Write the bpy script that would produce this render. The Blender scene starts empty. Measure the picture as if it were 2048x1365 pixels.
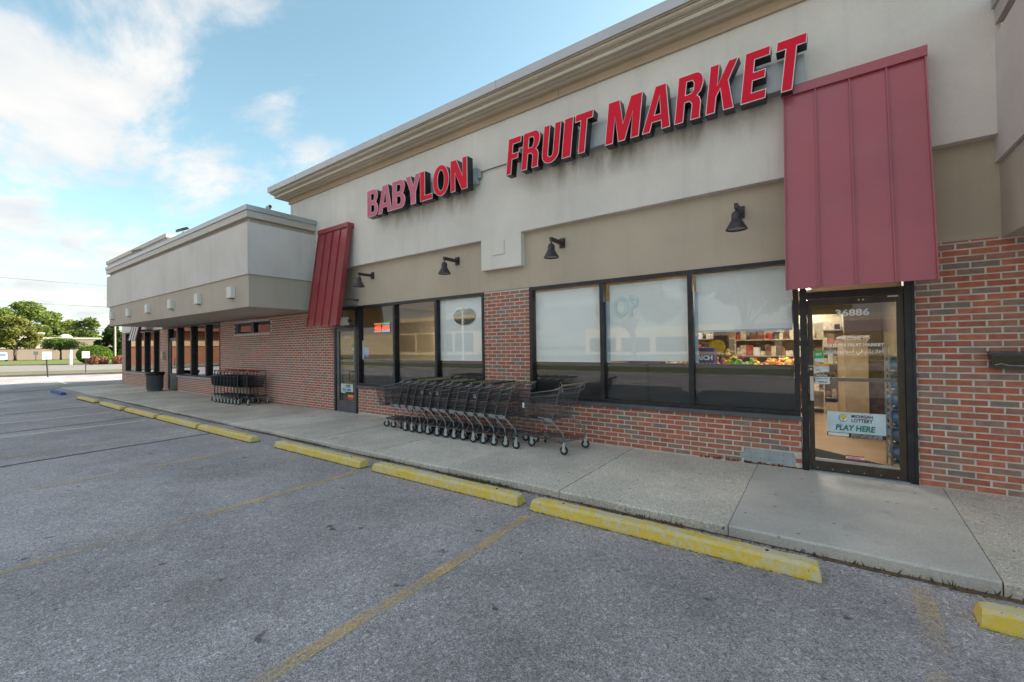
import bpy, bmesh, math, random
import numpy as np
from mathutils import Vector, Matrix
from mathutils.geometry import tessellate_polygon
R = math.radians
rnd = random.Random(7)
S = bpy.context.scene
C = S.collection

# ------------------------------------------------------------------ camera
cam_d = bpy.data.cameras.new('camera'); cam = bpy.data.objects.new('camera', cam_d); C.objects.link(cam)
yaw, pit, rol = R(35.515), R(0.715), R(-0.764)
fw = Vector((-math.sin(yaw)*math.cos(pit), math.cos(yaw)*math.cos(pit), math.sin(pit)))
rt = Vector((math.cos(yaw), math.sin(yaw), 0)); up = rt.cross(fw)
r2 = rt*math.cos(rol)+up*math.sin(rol); u2 = up*math.cos(rol)-rt*math.sin(rol)
M = Matrix((r2, u2, -fw)).transposed().to_4x4(); M.translation = Vector((0, -6.334, 1.559))
cam.matrix_world = M
cam_d.sensor_width = 36; cam_d.lens = 36*854.5/2048; cam_d.clip_start = .05; cam_d.clip_end = 3000
S.camera = cam

# ------------------------------------------------------------------ world
SUN_EL, SUN_AZ = R(28), R(30)          # azimuth measured from +Y towards +X
W = bpy.data.worlds.new('World'); S.world = W; W.use_nodes = True
nt = W.node_tree; nt.nodes.clear()
def N(nt, t, **k):
    n = nt.nodes.new(t)
    for a, b in k.items(): setattr(n, a, b)
    return n
def L(nt, a, b): nt.links.new(a, b)
sky = N(nt, 'ShaderNodeTexSky', sky_type='NISHITA'); sky.sun_disc = False
sky.sun_elevation = SUN_EL; sky.sun_rotation = SUN_AZ; sky.air_density = 1.0; sky.dust_density = 1.0; sky.ozone_density = 1.0
SKY_S = .062
def mathn(nt, op, a, b=None, c=None, clamp=False):
    n = N(nt, 'ShaderNodeMath', operation=op); n.use_clamp = clamp
    for i, v in enumerate((a, b, c)):
        if v is None: continue
        if isinstance(v, (int, float)): n.inputs[i].default_value = v
        else: L(nt, v, n.inputs[i])
    return n.outputs[0]
tc = N(nt, 'ShaderNodeTexCoord'); sep = N(nt, 'ShaderNodeSeparateXYZ'); L(nt, tc.outputs['Generated'], sep.inputs[0])
zz = mathn(nt, 'ADD', mathn(nt, 'MAXIMUM', sep.outputs[2], 0), .16)
cmb = N(nt, 'ShaderNodeCombineXYZ')
L(nt, mathn(nt, 'DIVIDE', sep.outputs[0], zz), cmb.inputs[0]); L(nt, mathn(nt, 'DIVIDE', sep.outputs[1], zz), cmb.inputs[1])
n1 = N(nt, 'ShaderNodeTexNoise'); n1.inputs['Scale'].default_value = 1.5; n1.inputs['Detail'].default_value = 11; n1.inputs['Roughness'].default_value = .60
n1.inputs['Distortion'].default_value = .25
mp = N(nt, 'ShaderNodeMapping'); mp.inputs['Location'].default_value = (3.1, 1.7, 0); mp.inputs['Rotation'].default_value = (0, 0, R(35)); mp.inputs['Scale'].default_value = (1, 1.7, 1)
L(nt, cmb.outputs[0], mp.inputs[0]); L(nt, mp.outputs[0], n1.inputs['Vector'])
# broad cloud bank to the west, with cover added in the unseen south to brighten the facade, clear overhead to the north
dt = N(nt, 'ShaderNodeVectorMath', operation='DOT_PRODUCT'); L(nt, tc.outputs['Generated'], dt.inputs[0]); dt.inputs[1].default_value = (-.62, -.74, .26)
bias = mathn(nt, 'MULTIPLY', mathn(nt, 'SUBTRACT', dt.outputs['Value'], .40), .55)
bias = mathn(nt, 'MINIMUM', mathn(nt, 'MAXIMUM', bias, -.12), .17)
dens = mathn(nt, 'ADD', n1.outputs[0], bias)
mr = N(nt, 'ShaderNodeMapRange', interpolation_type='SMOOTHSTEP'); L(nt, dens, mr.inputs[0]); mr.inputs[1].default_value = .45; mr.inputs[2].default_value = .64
n2 = N(nt, 'ShaderNodeTexNoise'); n2.inputs['Scale'].default_value = 2.6; n2.inputs['Detail'].default_value = 6; L(nt, cmb.outputs[0], n2.inputs['Vector'])
cr = N(nt, 'ShaderNodeValToRGB'); L(nt, n2.outputs[0], cr.inputs[0])
cr.color_ramp.elements[0].position = .3; cr.color_ramp.elements[0].color = (.70, .74, .78, 1)
cr.color_ramp.elements[1].position = .65; cr.color_ramp.elements[1].color = (.98, .95, .91, 1)
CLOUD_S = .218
# haze towards the horizon whitens the sky
hz = mathn(nt, 'POWER', mathn(nt, 'SUBTRACT', 1.0, mathn(nt, 'MAXIMUM', sep.outputs[2], 0), None, True), 7.0)
b1 = N(nt, 'ShaderNodeVectorMath', operation='SCALE'); L(nt, sky.outputs[0], b1.inputs[0]); b1.inputs['Scale'].default_value = SKY_S
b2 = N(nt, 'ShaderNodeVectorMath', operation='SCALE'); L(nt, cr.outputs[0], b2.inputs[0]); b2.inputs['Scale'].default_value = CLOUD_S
mx0 = N(nt, 'ShaderNodeMix', data_type='RGBA'); mx0.inputs[7].default_value = (.16, .215, .245, 1)
L(nt, mathn(nt, 'ADD', mathn(nt, 'MULTIPLY', hz, .42), .03), mx0.inputs[0]); tn = N(nt, 'ShaderNodeVectorMath', operation='MULTIPLY'); L(nt, b1.outputs[0], tn.inputs[0]); tn.inputs[1].default_value = (.97, 1.08, .88); L(nt, tn.outputs[0], mx0.inputs[6])
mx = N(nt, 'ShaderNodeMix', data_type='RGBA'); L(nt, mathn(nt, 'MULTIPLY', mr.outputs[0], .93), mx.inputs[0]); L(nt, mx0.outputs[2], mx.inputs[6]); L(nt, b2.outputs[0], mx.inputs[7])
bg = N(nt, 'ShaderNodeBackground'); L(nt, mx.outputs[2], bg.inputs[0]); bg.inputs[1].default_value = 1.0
wo = N(nt, 'ShaderNodeOutputWorld'); L(nt, bg.outputs[0], wo.inputs[0])

sd = bpy.data.lights.new('sun', 'SUN'); sd.energy = 2.6; sd.angle = R(.6); sd.color = (1, .90, .76)
so = bpy.data.objects.new('sun', sd); C.objects.link(so)
sv = Vector((math.sin(SUN_AZ)*math.cos(SUN_EL), math.cos(SUN_AZ)*math.cos(SUN_EL), math.sin(SUN_EL)))
so.rotation_euler = sv.to_track_quat('Z', 'Y').to_euler(); so.location = (10, 10, 30)
vs = S.view_settings; vs.view_transform = 'Standard'; vs.look = 'None'; vs.gamma = 1; vs.use_curve_mapping = False; vs.exposure = 2.34
S.cycles.max_bounces = 8; S.cycles.transparent_max_bounces = 16; S.cycles.caustics_reflective = False; S.cycles.caustics_refractive = False
S.cycles.use_denoising = True; S.cycles.sample_clamp_indirect = 4

# ------------------------------------------------------------------ materials
MATS = {}
def base(name):
    m = bpy.data.materials.new(name); m.use_nodes = True; MATS[name] = m
    t = m.node_tree; b = t.nodes['Principled BSDF']; return m, t, b
def pm(name, col, rough=.6, metal=0, var=.12, scale=8, bump=0, bscale=60, spec=.5, emis=None, es=0, coord='Object', dirt=None, dscale=1.5, coat=0):
    m, t, b = base(name)
    b.inputs['Roughness'].default_value = rough; b.inputs['Metallic'].default_value = metal; b.inputs['Specular IOR Level'].default_value = spec
    b.inputs['Coat Weight'].default_value = coat
    c = N(t, 'ShaderNodeTexCoord'); src = c.outputs[coord]
    if coord == 'World':
        pass
    n = N(t, 'ShaderNodeTexNoise'); n.inputs['Scale'].default_value = scale; n.inputs['Detail'].default_value = 5; L(t, src, n.inputs['Vector'])
    mx = N(t, 'ShaderNodeMix', data_type='RGBA')
    mx.inputs[6].default_value = tuple(x*(1-var) for x in col)+(1,); mx.inputs[7].default_value = tuple(min(1, x*(1+var)) for x in col)+(1,)
    mr = N(t, 'ShaderNodeMapRange'); L(t, n.outputs[0], mr.inputs[0]); mr.inputs[1].default_value = .3; mr.inputs[2].default_value = .7
    L(t, mr.outputs[0], mx.inputs[0]); out = mx.outputs[2]
    if dirt:
        dn = N(t, 'ShaderNodeTexNoise'); dn.inputs['Scale'].default_value = dscale; dn.inputs['Detail'].default_value = 8; dn.inputs['Roughness'].default_value = .65; L(t, src, dn.inputs['Vector'])
        dm = N(t, 'ShaderNodeMapRange'); L(t, dn.outputs[0], dm.inputs[0]); dm.inputs[1].default_value = .5; dm.inputs[2].default_value = .75; dm.inputs[4].default_value = .6
        m2 = N(t, 'ShaderNodeMix', data_type='RGBA'); L(t, dm.outputs[0], m2.inputs[0]); L(t, out, m2.inputs[6]); m2.inputs[7].default_value = tuple(dirt)+(1,); out = m2.outputs[2]
    L(t, out, b.inputs['Base Color'])
    if bump:
        bn = N(t, 'ShaderNodeTexNoise'); bn.inputs['Scale'].default_value = bscale; bn.inputs['Detail'].default_value = 4; L(t, src, bn.inputs['Vector'])
        bp = N(t, 'ShaderNodeBump'); bp.inputs['Strength'].default_value = bump; bp.inputs['Distance'].default_value = .01; L(t, bn.outputs[0], bp.inputs['Height']); L(t, bp.outputs[0], b.inputs['Normal'])
    if emis:
        b.inputs['Emission Color'].default_value = tuple(emis)+(1,); b.inputs['Emission Strength'].default_value = es
    return m
def ramp(t, src, stops, interp='LINEAR'):
    r = N(t, 'ShaderNodeValToRGB'); L(t, src, r.inputs[0]); r.color_ramp.interpolation = interp
    e = r.color_ramp.elements
    while len(e) > 1: e.remove(e[-1])
    e[0].position = stops[0][0]; e[0].color = stops[0][1]
    for p, c in stops[1:]:
        x = e.new(p); x.color = c
    return r.outputs[0]
def g(v): return (v, v, v, 1)
def mixc(t, f, a, b, blend='MIX'):
    m = N(t, 'ShaderNodeMix', data_type='RGBA', blend_type=blend)
    for i, v in ((0, f), (6, a), (7, b)):
        if isinstance(v, (int, float)): m.inputs[i].default_value = v
        elif isinstance(v, tuple): m.inputs[i].default_value = v if len(v) == 4 else v+(1,)
        else: L(t, v, m.inputs[i])
    return m.outputs[2]
def noise(t, src, sc, det=5, rough=.5, dist=0):
    n = N(t, 'ShaderNodeTexNoise'); n.inputs['Scale'].default_value = sc; n.inputs['Detail'].default_value = det; n.inputs['Roughness'].default_value = rough; n.inputs['Distortion'].default_value = dist
    L(t, src, n.inputs['Vector']); return n.outputs[0]
def mapr(t, src, a, b, c=0, d=1):
    n = N(t, 'ShaderNodeMapRange'); L(t, src, n.inputs[0])
    for i, v in zip((1, 2, 3, 4), (a, b, c, d)): n.inputs[i].default_value = v
    return n.outputs[0]
def bumpn(t, b, h, s=.5, d=.01):
    bp = N(t, 'ShaderNodeBump'); bp.inputs['Strength'].default_value = s; bp.inputs['Distance'].default_value = d; L(t, h, bp.inputs['Height']); L(t, bp.outputs[0], b.inputs['Normal'])
def geo(t): return N(t, 'ShaderNodeNewGeometry').outputs['Position']

def m_asphalt():
    m, t, b = base('asphalt'); p = geo(t)
    v = N(t, 'ShaderNodeTexVoronoi'); v.inputs['Scale'].default_value = 165; L(t, p, v.inputs['Vector'])
    sp = N(t, 'ShaderNodeSeparateColor'); L(t, v.outputs['Color'], sp.inputs[0])
    agg = ramp(t, sp.outputs[0], [(0, (.20, .182, .18, 1)), (.45, (.38, .348, .362, 1)), (.8, (.46, .422, .434, 1)), (1, (.70, .65, .64, 1))])
    big = noise(t, p, .45, 6, .6); mid = noise(t, p, 3.5, 6, .6)
    c = mixc(t, 1.0, agg, ramp(t, big, [(.3, g(.72)), (.7, g(1.2))]), 'MULTIPLY')
    c = mixc(t, 1.0, c, ramp(t, mid, [(.3, g(.90)), (.7, g(1.08))]), 'MULTIPLY')
    v3 = N(t, 'ShaderNodeTexVoronoi'); v3.inputs['Scale'].default_value = 48; L(t, p, v3.inputs['Vector']); s3 = N(t, 'ShaderNodeSeparateColor'); L(t, v3.outputs['Color'], s3.inputs[0])
    c = mixc(t, 1.0, c, ramp(t, s3.outputs[1], [(0, g(.70)), (.08, g(.93)), (.5, g(1.0)), (.9, g(1.08)), (1, g(1.4))]), 'MULTIPLY')
    # oil drips and small pits
    spn = noise(t, p, 7, 3, .5)
    c = mixc(t, mapr(t, spn, .69, .74, 0, .7), c, (.035, .035, .042))
    # faint lighter rub marks
    c = mixc(t, mapr(t, noise(t, p, 1.3, 7, .7), .56, .72, 0, .35), c, (.22, .205, .185))
    L(t, c, b.inputs['Base Color']); b.inputs['Roughness'].default_value = .86; b.inputs['Specular IOR Level'].default_value = .3
    h = mathn(t, 'ADD', v.outputs['Distance'], mathn(t, 'MULTIPLY', noise(t, p, 220, 3), .6))
    bumpn(t, b, h, .55, .006); return m
m_asphalt()
def m_concrete(name, col, spots=True, exposed=.5):
    m, t, b = base(name); p = geo(t)
    oi = N(t, 'ShaderNodeObjectInfo')
    v = N(t, 'ShaderNodeTexVoronoi'); v.inputs['Scale'].default_value = 130; L(t, p, v.inputs['Vector'])
    sp = N(t, 'ShaderNodeSeparateColor'); L(t, v.outputs['Color'], sp.inputs[0])
    c = mixc(t, exposed, tuple(col), ramp(t, sp.outputs[0], [(0, tuple(x*.45 for x in col)+(1,)), (.25, tuple(x*.9 for x in col)+(1,)), (.8, tuple(x*1.1 for x in col)+(1,)), (1, tuple(min(1, x*1.7) for x in col)+(1,))]))
    c = mixc(t, 1.0, c, ramp(t, noise(t, p, .9, 7, .62), [(.3, g(.78)), (.72, g(1.15))]), 'MULTIPLY')
    c = mixc(t, 1.0, c, ramp(t, oi.outputs['Random'], [(0, g(.9)), (1, g(1.1))]), 'MULTIPLY')
    if spots:
        v2 = N(t, 'ShaderNodeTexVoronoi'); v2.inputs['Scale'].default_value = 5.5; L(t, p, v2.inputs['Vector'])
        v2.inputs['Randomness'].default_value = 1
        d = mathn(t, 'ADD', v2.outputs['Distance'], mathn(t, 'MULTIPLY', noise(t, p, 30, 2), .05))
        c = mixc(t, mapr(t, d, .12, .085, 0, .62), c, (.06, .06, .06))
        c = mixc(t, mapr(t, noise(t, p, 2.2, 6, .6), .6, .78, 0, .45), c, (.10, .09, .075))
    L(t, c, b.inputs['Base Color']); b.inputs['Roughness'].default_value = .88; b.inputs['Specular IOR Level'].default_value = .3
    bumpn(t, b, mathn(t, 'ADD', noise(t, p, 160, 3), mathn(t, 'MULTIPLY', noise(t, p, 12, 3), .5)), .35, .006); return m
m_concrete('concrete', (.60, .555, .49), True, .8); m_concrete('kerb_concrete', (.30, .28, .25), False, .7)
m_concrete('smooth_concrete', (.52, .495, .46), True, .25); m_concrete('road_concrete', (.27, .255, .24), False, .3)
def m_paint(name, col, a0, a1, sc=28):
    m, t, b = base(name); p = geo(t)
    L(t, mixc(t, noise(t, p, 9), tuple(x*.75 for x in col), tuple(col)), b.inputs['Base Color']); b.inputs['Roughness'].default_value = .8
    f = mathn(t, 'ADD', mathn(t, 'MULTIPLY', noise(t, p, sc, 8, .7), .65), mathn(t, 'MULTIPLY', noise(t, p, 1.6, 4, .6), .5))
    al = mapr(t, f, a0, a1); L(t, al, b.inputs['Alpha']); return m
m_paint('faded_yellow_line', (.86, .60, .27), .48, .72, 60); m_paint('ghost_yellow_line', (.74, .56, .34), .53, .78, 40); m_paint('faded_white_line', (.85, .80, .68), .36, .55, 40); m_paint('faded_blue_line', (.70, .76, .82), .38, .56, 40)
m_paint('tar', (.018, .018, .02), .30, .5, 30)
def m_yellow():
    m, t, b = base('chipped_yellow_paint'); p = geo(t)
    y = mixc(t, noise(t, p, 5, 5), (.66, .46, .045), (.80, .60, .10))
    f = noise(t, p, 16, 9, .72); f2 = noise(t, p, 2.2, 4, .6)
    nz = N(t, 'ShaderNodeNewGeometry'); s = N(t, 'ShaderNodeSeparateXYZ'); L(t, nz.outputs['Normal'], s.inputs[0])
    fs = mathn(t, 'ADD', mathn(t, 'ADD', f, mathn(t, 'MULTIPLY', f2, .45)), mathn(t, 'MULTIPLY', s.outputs[2], .07))
    c = mixc(t, mapr(t, fs, .70, .84, 0, .85), y, (.62, .575, .42))
    c = mixc(t, mapr(t, noise(t, p, 45, 3), .68, .74, 0, .9), c, (.06, .05, .035))
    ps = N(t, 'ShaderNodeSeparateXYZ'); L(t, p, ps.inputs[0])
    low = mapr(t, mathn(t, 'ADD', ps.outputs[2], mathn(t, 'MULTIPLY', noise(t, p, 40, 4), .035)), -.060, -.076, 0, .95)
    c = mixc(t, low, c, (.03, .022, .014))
    L(t, c, b.inputs['Base Color']); b.inputs['Roughness'].default_value = .75; bumpn(t, b, mathn(t, 'ADD', f, noise(t, p, 120, 3)), .6, .008)
m_yellow()
pm('blue_paint', (.03, .11, .30), .7, var=.25, scale=12, bump=.4, dirt=(.25, .26, .27), dscale=6)
def m_brick(name, island=False):
    m, t, b = base(name); p = geo(t)
    if island: rv = N(t, 'ShaderNodeNewGeometry').outputs['Random Per Island']
    else: rv = N(t, 'ShaderNodeObjectInfo').outputs['Random']
    c = ramp(t, rv, [(0, (.42, .135, .085, 1)), (.2, (.47, .16, .10, 1)), (.38, (.36, .12, .085, 1)), (.54, (.38, .17, .12, 1)), (.70, (.33, .17, .13, 1)), (.84, (.28, .19, .155, 1)), (.94, (.225, .175, .155, 1)), (1, (.29, .19, .155, 1))], 'CONSTANT')
    c = mixc(t, 1.0, c, ramp(t, noise(t, p, 14, 7, .65), [(.28, g(.72)), (.72, g(1.25))]), 'MULTIPLY')
    c = mixc(t, mapr(t, noise(t, p, 5, 7, .7), .6, .78, 0, .35), c, (.42, .36, .32))
    L(t, c, b.inputs['Base Color']); b.inputs['Roughness'].default_value = .8; bumpn(t, b, noise(t, p, 90, 5, .6), .5, .006)
m_brick('brick_clay'); m_brick('brick_clay_far', True)
pm('mortar', (.56, .525, .485), .9, var=.18, scale=6, bump=.4, bscale=90)
pm('mortar_grey', (.62, .585, .56), .9, var=.15, scale=6, bump=.3)
def m_stucco(name, col, stains=False, z0=4.1, z1=4.5):
    m, t, b = base(name); p = geo(t)
    c = mixc(t, 1.0, tuple(col), ramp(t, noise(t, p, .8, 7, .6), [(.3, g(.90)), (.7, g(1.07))]), 'MULTIPLY')
    mp = N(t, 'ShaderNodeMapping'); mp.inputs['Scale'].default_value = (5, 5, .35); L(t, p, mp.inputs[0])
    c = mixc(t, mapr(t, noise(t, mp.outputs[0], 1.0, 6, .6), .52, .8, 0, .35), c, tuple(x*.72 for x in col))
    c = mixc(t, 1.0, c, ramp(t, noise(t, p, 55, 5, .75), [(.3, g(.95)), (.7, g(1.04))]), 'MULTIPLY')
    if stains:
        s = N(t, 'ShaderNodeSeparateXYZ'); L(t, p, s.inputs[0])
        mp2 = N(t, 'ShaderNodeMapping'); mp2.inputs['Scale'].default_value = (3.2, 3, .9); L(t, p, mp2.inputs[0])
        st = mapr(t, noise(t, mp2.outputs[0], 1.0, 6, .6, .4), .40, .66)
        band = mathn(t, 'MULTIPLY', mapr(t, s.outputs[2], z0, z1), mapr(t, s.outputs[2], z1+.25, z1+.1))
        xr = mathn(t, 'MAXIMUM', mathn(t, 'MULTIPLY', mapr(t, s.outputs[0], -8.1, -7.6), mapr(t, s.outputs[0], -5.0, -5.5)),
                   mathn(t, 'MULTIPLY', mapr(t, s.outputs[0], -4.2, -3.8), mapr(t, s.outputs[0], -.2, -.8)))
        c = mixc(t, mathn(t, 'MULTIPLY', mathn(t, 'MULTIPLY', st, mathn(t, 'MULTIPLY', band, xr)), .8), c, (.19, .165, .115))
    L(t, c, b.inputs['Base Color']); b.inputs['Roughness'].default_value = .9; b.inputs['Specular IOR Level'].default_value = .25
    bumpn(t, b, mathn(t, 'ADD', noise(t, p, 110, 4, .6), mathn(t, 'MULTIPLY', noise(t, p, 6, 3), .6)), .5, .010)
m_stucco('light_stucco', (.74, .70, .665), True); m_stucco('canopy_stucco', (.66, .615, .595)); m_stucco('tan_stucco', (.53, .455, .365)); m_stucco('canopy_tan_stucco', (.50, .435, .37))
m_stucco('cornice_stucco', (.60, .52, .43)); m_stucco('frieze_stucco', (.50, .385, .285)); m_stucco('pale_box', (.78, .75, .70))
pm('coping_metal', (.42, .43, .46), .38, .6, var=.08, scale=1.2)
pm('beige_trim', (.48, .445, .40), .5, .1, var=.06)
pm('dark_gap', (.012, .012, .014), .9)
pm('awning_red', (.30, .040, .05), .36, 0.0, var=.10, scale=1.3, bump=.25, bscale=1.6, coat=.25, dirt=(.28, .05, .06), dscale=.8); pm('awning_red_sky_tint', (.37, .078, .108), .36, 0.0, var=.08, scale=1.3, bump=.25, bscale=1.6, coat=.25, dirt=(.34, .12, .155), dscale=.8)  # large awning: sky reflection and chalky fading both put into its red
pm('maroon_stripe', (.05, .012, .016), .5); pm('white_stripe', (.62, .60, .60), .5)
pm('sign_red', (.70, .003, .032), .55, var=.06, scale=2, spec=.25); pm('sign_red_faded', (.58, .11, .20), .55, var=.16, scale=3)
pm('sign_white', (.74, .70, .70), .4); pm('sign_black', (.012, .013, .016), .35); pm('raceway_grey', (.40, .43, .46), .45, .3, var=.06)
pm('bronze_frame', (.022, .024, .031), .35, .3, var=.2, spec=.5, dirt=(.06, .06, .065), dscale=7)
pm('brown_frame', (.055, .042, .036), .4, .3, var=.2, dirt=(.1, .085, .07), dscale=6)
pm('aluminium', (.55, .55, .55), .3, .9); pm('sill_metal', (.11, .12, .14), .42, .4, var=.25, scale=3)
pm('lamp_bronze', (.052, .042, .048), .42, .3, var=.25, dirt=(.08, .07, .08), dscale=12)
pm('lamp_glass', (.22, .23, .24), .2)
pm('black_metal', (.012, .012, .015), .22, .3, coat=.4); pm('white_plastic', (.62, .62, .62), .5, var=.05)
pm('cart_wire', (.12, .12, .132), .38, .6, var=.3, scale=6); pm('cart_frame', (.24, .235, .26), .42, .5, var=.3, scale=10, dirt=(.20, .12, .08), dscale=5)
pm('cart_rail', (.13, .085, .075), .5, .4, var=.4, scale=14, dirt=(.19, .08, .045), dscale=8); pm('cart_grey', (.20, .22, .24), .5); pm('rubber', (.02, .02, .022), .6); pm('wheel_grey', (.42, .46, .47), .45); pm('handle_tan', (.27, .215, .13), .6, var=.3, scale=20); pm('handle_dark', (.03, .045, .035), .5)
pm('cart_dark', (.032, .034, .046), .4, .4, var=.2); pm('cart_upright', (.085, .095, .115), .4, .5, var=.2); pm('handle_red', (.34, .02, .03), .4); pm('knob_pink', (.55, .22, .22), .4)
pm('bin_grey', (.13, .145, .165), .5, var=.12, scale=3, bump=.1); pm('bin_bag', (.012, .012, .014), .3, bump=.5, bscale=25)
pm('blind_white', (.84, .87, .88), .7, var=.04, scale=1.5, bump=.05, bscale=4); pm('op_blue', (.66, .78, .84), .6); pm('film_black', (.006, .006, .008), .5); pm('tape_blue', (.42, .54, .66), .6)
pm('sticker_white', (.66, .70, .73), .5); pm('sticker_pale', (.52, .64, .72), .5); pm('ink_dark', (.02, .022, .03), .6); pm('ink_teal', (.01, .20, .19), .5); pm('ink_white', (.80, .80, .80), .5); pm('sticker_green', (.03, .42, .12), .5)
pm('sticker_red', (.55, .03, .08), .5); pm('ink_blue', (.12, .26, .62), .5); pm('ink_yellow', (.62, .55, .04), .5); pm('ink_orange', (.75, .35, .06), .5)
pm('led_red', (.3, .02, .01), .5, emis=(1, .05, .02), es=.55); pm('led_green', (.02, .35, .16), .5, emis=(.03, .5, .28), es=.12); pm('led_orange', (.4, .2, .05), .5, emis=(1, .30, .08), es=.10); pm('led_blue', (.2, .4, .5), .5, emis=(.3, .6, .75), es=.10)
pm('galvanised', (.36, .42, .46), .5, .35, var=.12, scale=9); pm('rust', (.16, .065, .03), .85, var=.4, scale=20, bump=.6)
pm('floor_tile', (.44, .30, .18), .35, var=.12, scale=2); pm('inner_wall', (.34, .28, .18), .8, var=.05); pm('ceiling_white', (.62, .58, .50), .8)
pm('fluorescent', (.9, .9, .85), .5, emis=(1, .93, .78), es=11); pm('shelf_beige', (.52, .45, .33), .6); pm('dark_inside', (.02, .02, .02), .9); pm('mat_black', (.018, .018, .018), .95); pm('panel_beige', (.42, .31, .18), .6)
pm('bottle_blue', (.05, .22, .42), .12, spec=.8); pm('box_red', (.40, .07, .05), .6, var=.5, scale=15); pm('box_cream', (.60, .50, .36), .6, var=.35, scale=15); pm('box_brown', (.20, .10, .06), .6, var=.5, scale=12); pm('box_dark', (.05, .04, .045), .5, var=.5); pm('box_green', (.25, .42, .08), .6, var=.5, scale=12); pm('box_purple', (.09, .06, .17), .6, var=.2)
pm('fruit_orange', (.75, .28, .03), .5, var=.3); pm('fruit_yellow', (.78, .58, .05), .5, var=.2); pm('fruit_red', (.55, .04, .05), .4, var=.3); pm('fruit_green', (.16, .34, .05), .5, var=.3); pm('flower_pink', (.65, .06, .28), .6); pm('flower_purple', (.30, .10, .45), .6)
pm('door_patina', (.10, .13, .155), .45, .3, var=.5, scale=7, dirt=(.25, .27, .29), dscale=5); pm('curtain_grey', (.22, .20, .20), .9, var=.2, scale=2)
pm('bark', (.075, .055, .042), .95, var=.3, bump=.8, bscale=14); pm('post_wood', (.42, .36, .28), .8); pm('post_dark', (.03, .028, .028), .7); pm('sign_face', (.62, .62, .66), .5)
pm('far_wall', (.24, .185, .155), .9, var=.05, scale=.3); pm('far_trim', (.45, .40, .36), .9, var=.04); pm('far_tan', (.46, .37, .24), .9, var=.08, scale=.4); pm('far_brick', (.24, .09, .05), .9, var=.15, scale=.8); pm('roof_red', (.17, .055, .045), .8, var=.15, scale=2)
pm('cream_band', (.42, .30, .18), .8); pm('white_paint', (.66, .66, .65), .5); pm('car_white', (.62, .63, .65), .3, coat=.5); pm('paper', (.72, .72, .70), .8)
pm('leaf_litter', (.13, .08, .045), .95, var=.5, scale=40); pm('weed_green', (.10, .115, .045), .8, var=.4, scale=20)
def m_leaf(name, a, bb):
    m, t, b = base(name)
    rv = N(t, 'ShaderNodeNewGeometry'); p = rv.outputs['Position']
    c = mixc(t, rv.outputs['Random Per Island'], tuple(a), tuple(bb))
    c = mixc(t, 1.0, c, ramp(t, noise(t, p, .5, 3), [(.3, g(.75)), (.7, g(1.25))]), 'MULTIPLY')
    L(t, c, b.inputs['Base Color']); b.inputs['Roughness'].default_value = .7; b.inputs['Specular IOR Level'].default_value = .2
    tr = N(t, 'ShaderNodeBsdfTranslucent'); L(t, c, tr.inputs[0])
    ms = N(t, 'ShaderNodeMixShader'); ms.inputs[0].default_value = .38; L(t, b.outputs[0], ms.inputs[1]); L(t, tr.outputs[0], ms.inputs[2])
    L(t, ms.outputs[0], t.nodes['Material Output'].inputs[0])
m_leaf('leaf_bright', (.14, .20, .05), (.28, .34, .09)); m_leaf('leaf_mid', (.08, .135, .035), (.17, .23, .055)); m_leaf('leaf_dark', (.03, .055, .02), (.07, .11, .03)); m_leaf('leaf_hedge', (.06, .13, .02), (.15, .26, .03)); m_leaf('dry_stem', (.22, .10, .055), (.42, .22, .13)); m_leaf('leaf_yellow', (.14, .17, .04), (.34, .33, .09))
def m_grass(name, a, bb):
    m, t, b = base(name); p = geo(t)
    c = mixc(t, noise(t, p, .25, 8, .65), tuple(a), tuple(bb)); c = mixc(t, 1.0, c, ramp(t, noise(t, p, 14, 4), [(.3, g(.7)), (.7, g(1.3))]), 'MULTIPLY')
    L(t, c, b.inputs['Base Color']); b.inputs['Roughness'].default_value = .95; bumpn(t, b, noise(t, p, 30, 4), .8, .05)
m_grass('lawn_grass', (.08, .115, .02), (.17, .185, .045)); m_grass('verge_soil', (.13, .10, .06), (.20, .19, .08)); m_grass('ground_cover', (.09, .11, .04), (.16, .16, .07))
def m_glass(name, tint=(.85, .88, .86), boost=1.0):
    m, t, b = base(name); t.nodes.remove(b)
    ge = N(t, 'ShaderNodeNewGeometry'); dp = N(t, 'ShaderNodeVectorMath', operation='DOT_PRODUCT'); L(t, ge.outputs['Normal'], dp.inputs[0]); L(t, ge.outputs['Incoming'], dp.inputs[1])
    om = mathn(t, 'SUBTRACT', 1.0, mathn(t, 'ABSOLUTE', dp.outputs['Value']), None, True)
    fres = mathn(t, 'ADD', mathn(t, 'MULTIPLY', mathn(t, 'POWER', om, 4.2), .92), .045)
    gl = N(t, 'ShaderNodeBsdfGlossy'); gl.inputs['Roughness'].default_value = 0.0; gl.inputs['Color'].default_value = (.95, .97, 1, 1)
    tr = N(t, 'ShaderNodeBsdfTransparent'); tr.inputs[0].default_value = tint+(1,)
    ms = N(t, 'ShaderNodeMixShader'); f = mathn(t, 'MULTIPLY', fres, boost, None, True); L(t, f, ms.inputs[0]); L(t, tr.outputs[0], ms.inputs[1]); L(t, gl.outputs[0], ms.inputs[2])
    p = geo(t); bp = N(t, 'ShaderNodeBump'); bp.inputs['Strength'].default_value = .02; bp.inputs['Distance'].default_value = .008; L(t, noise(t, p, 1.1, 2), bp.inputs['Height']); L(t, bp.outputs[0], gl.inputs['Normal'])
    L(t, ms.outputs[0], t.nodes['Material Output'].inputs[0])
m_glass('glass', (.965, .975, .97), 1.3); m_glass('glass_dark', (.30, .30, .30), 1.7)

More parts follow.
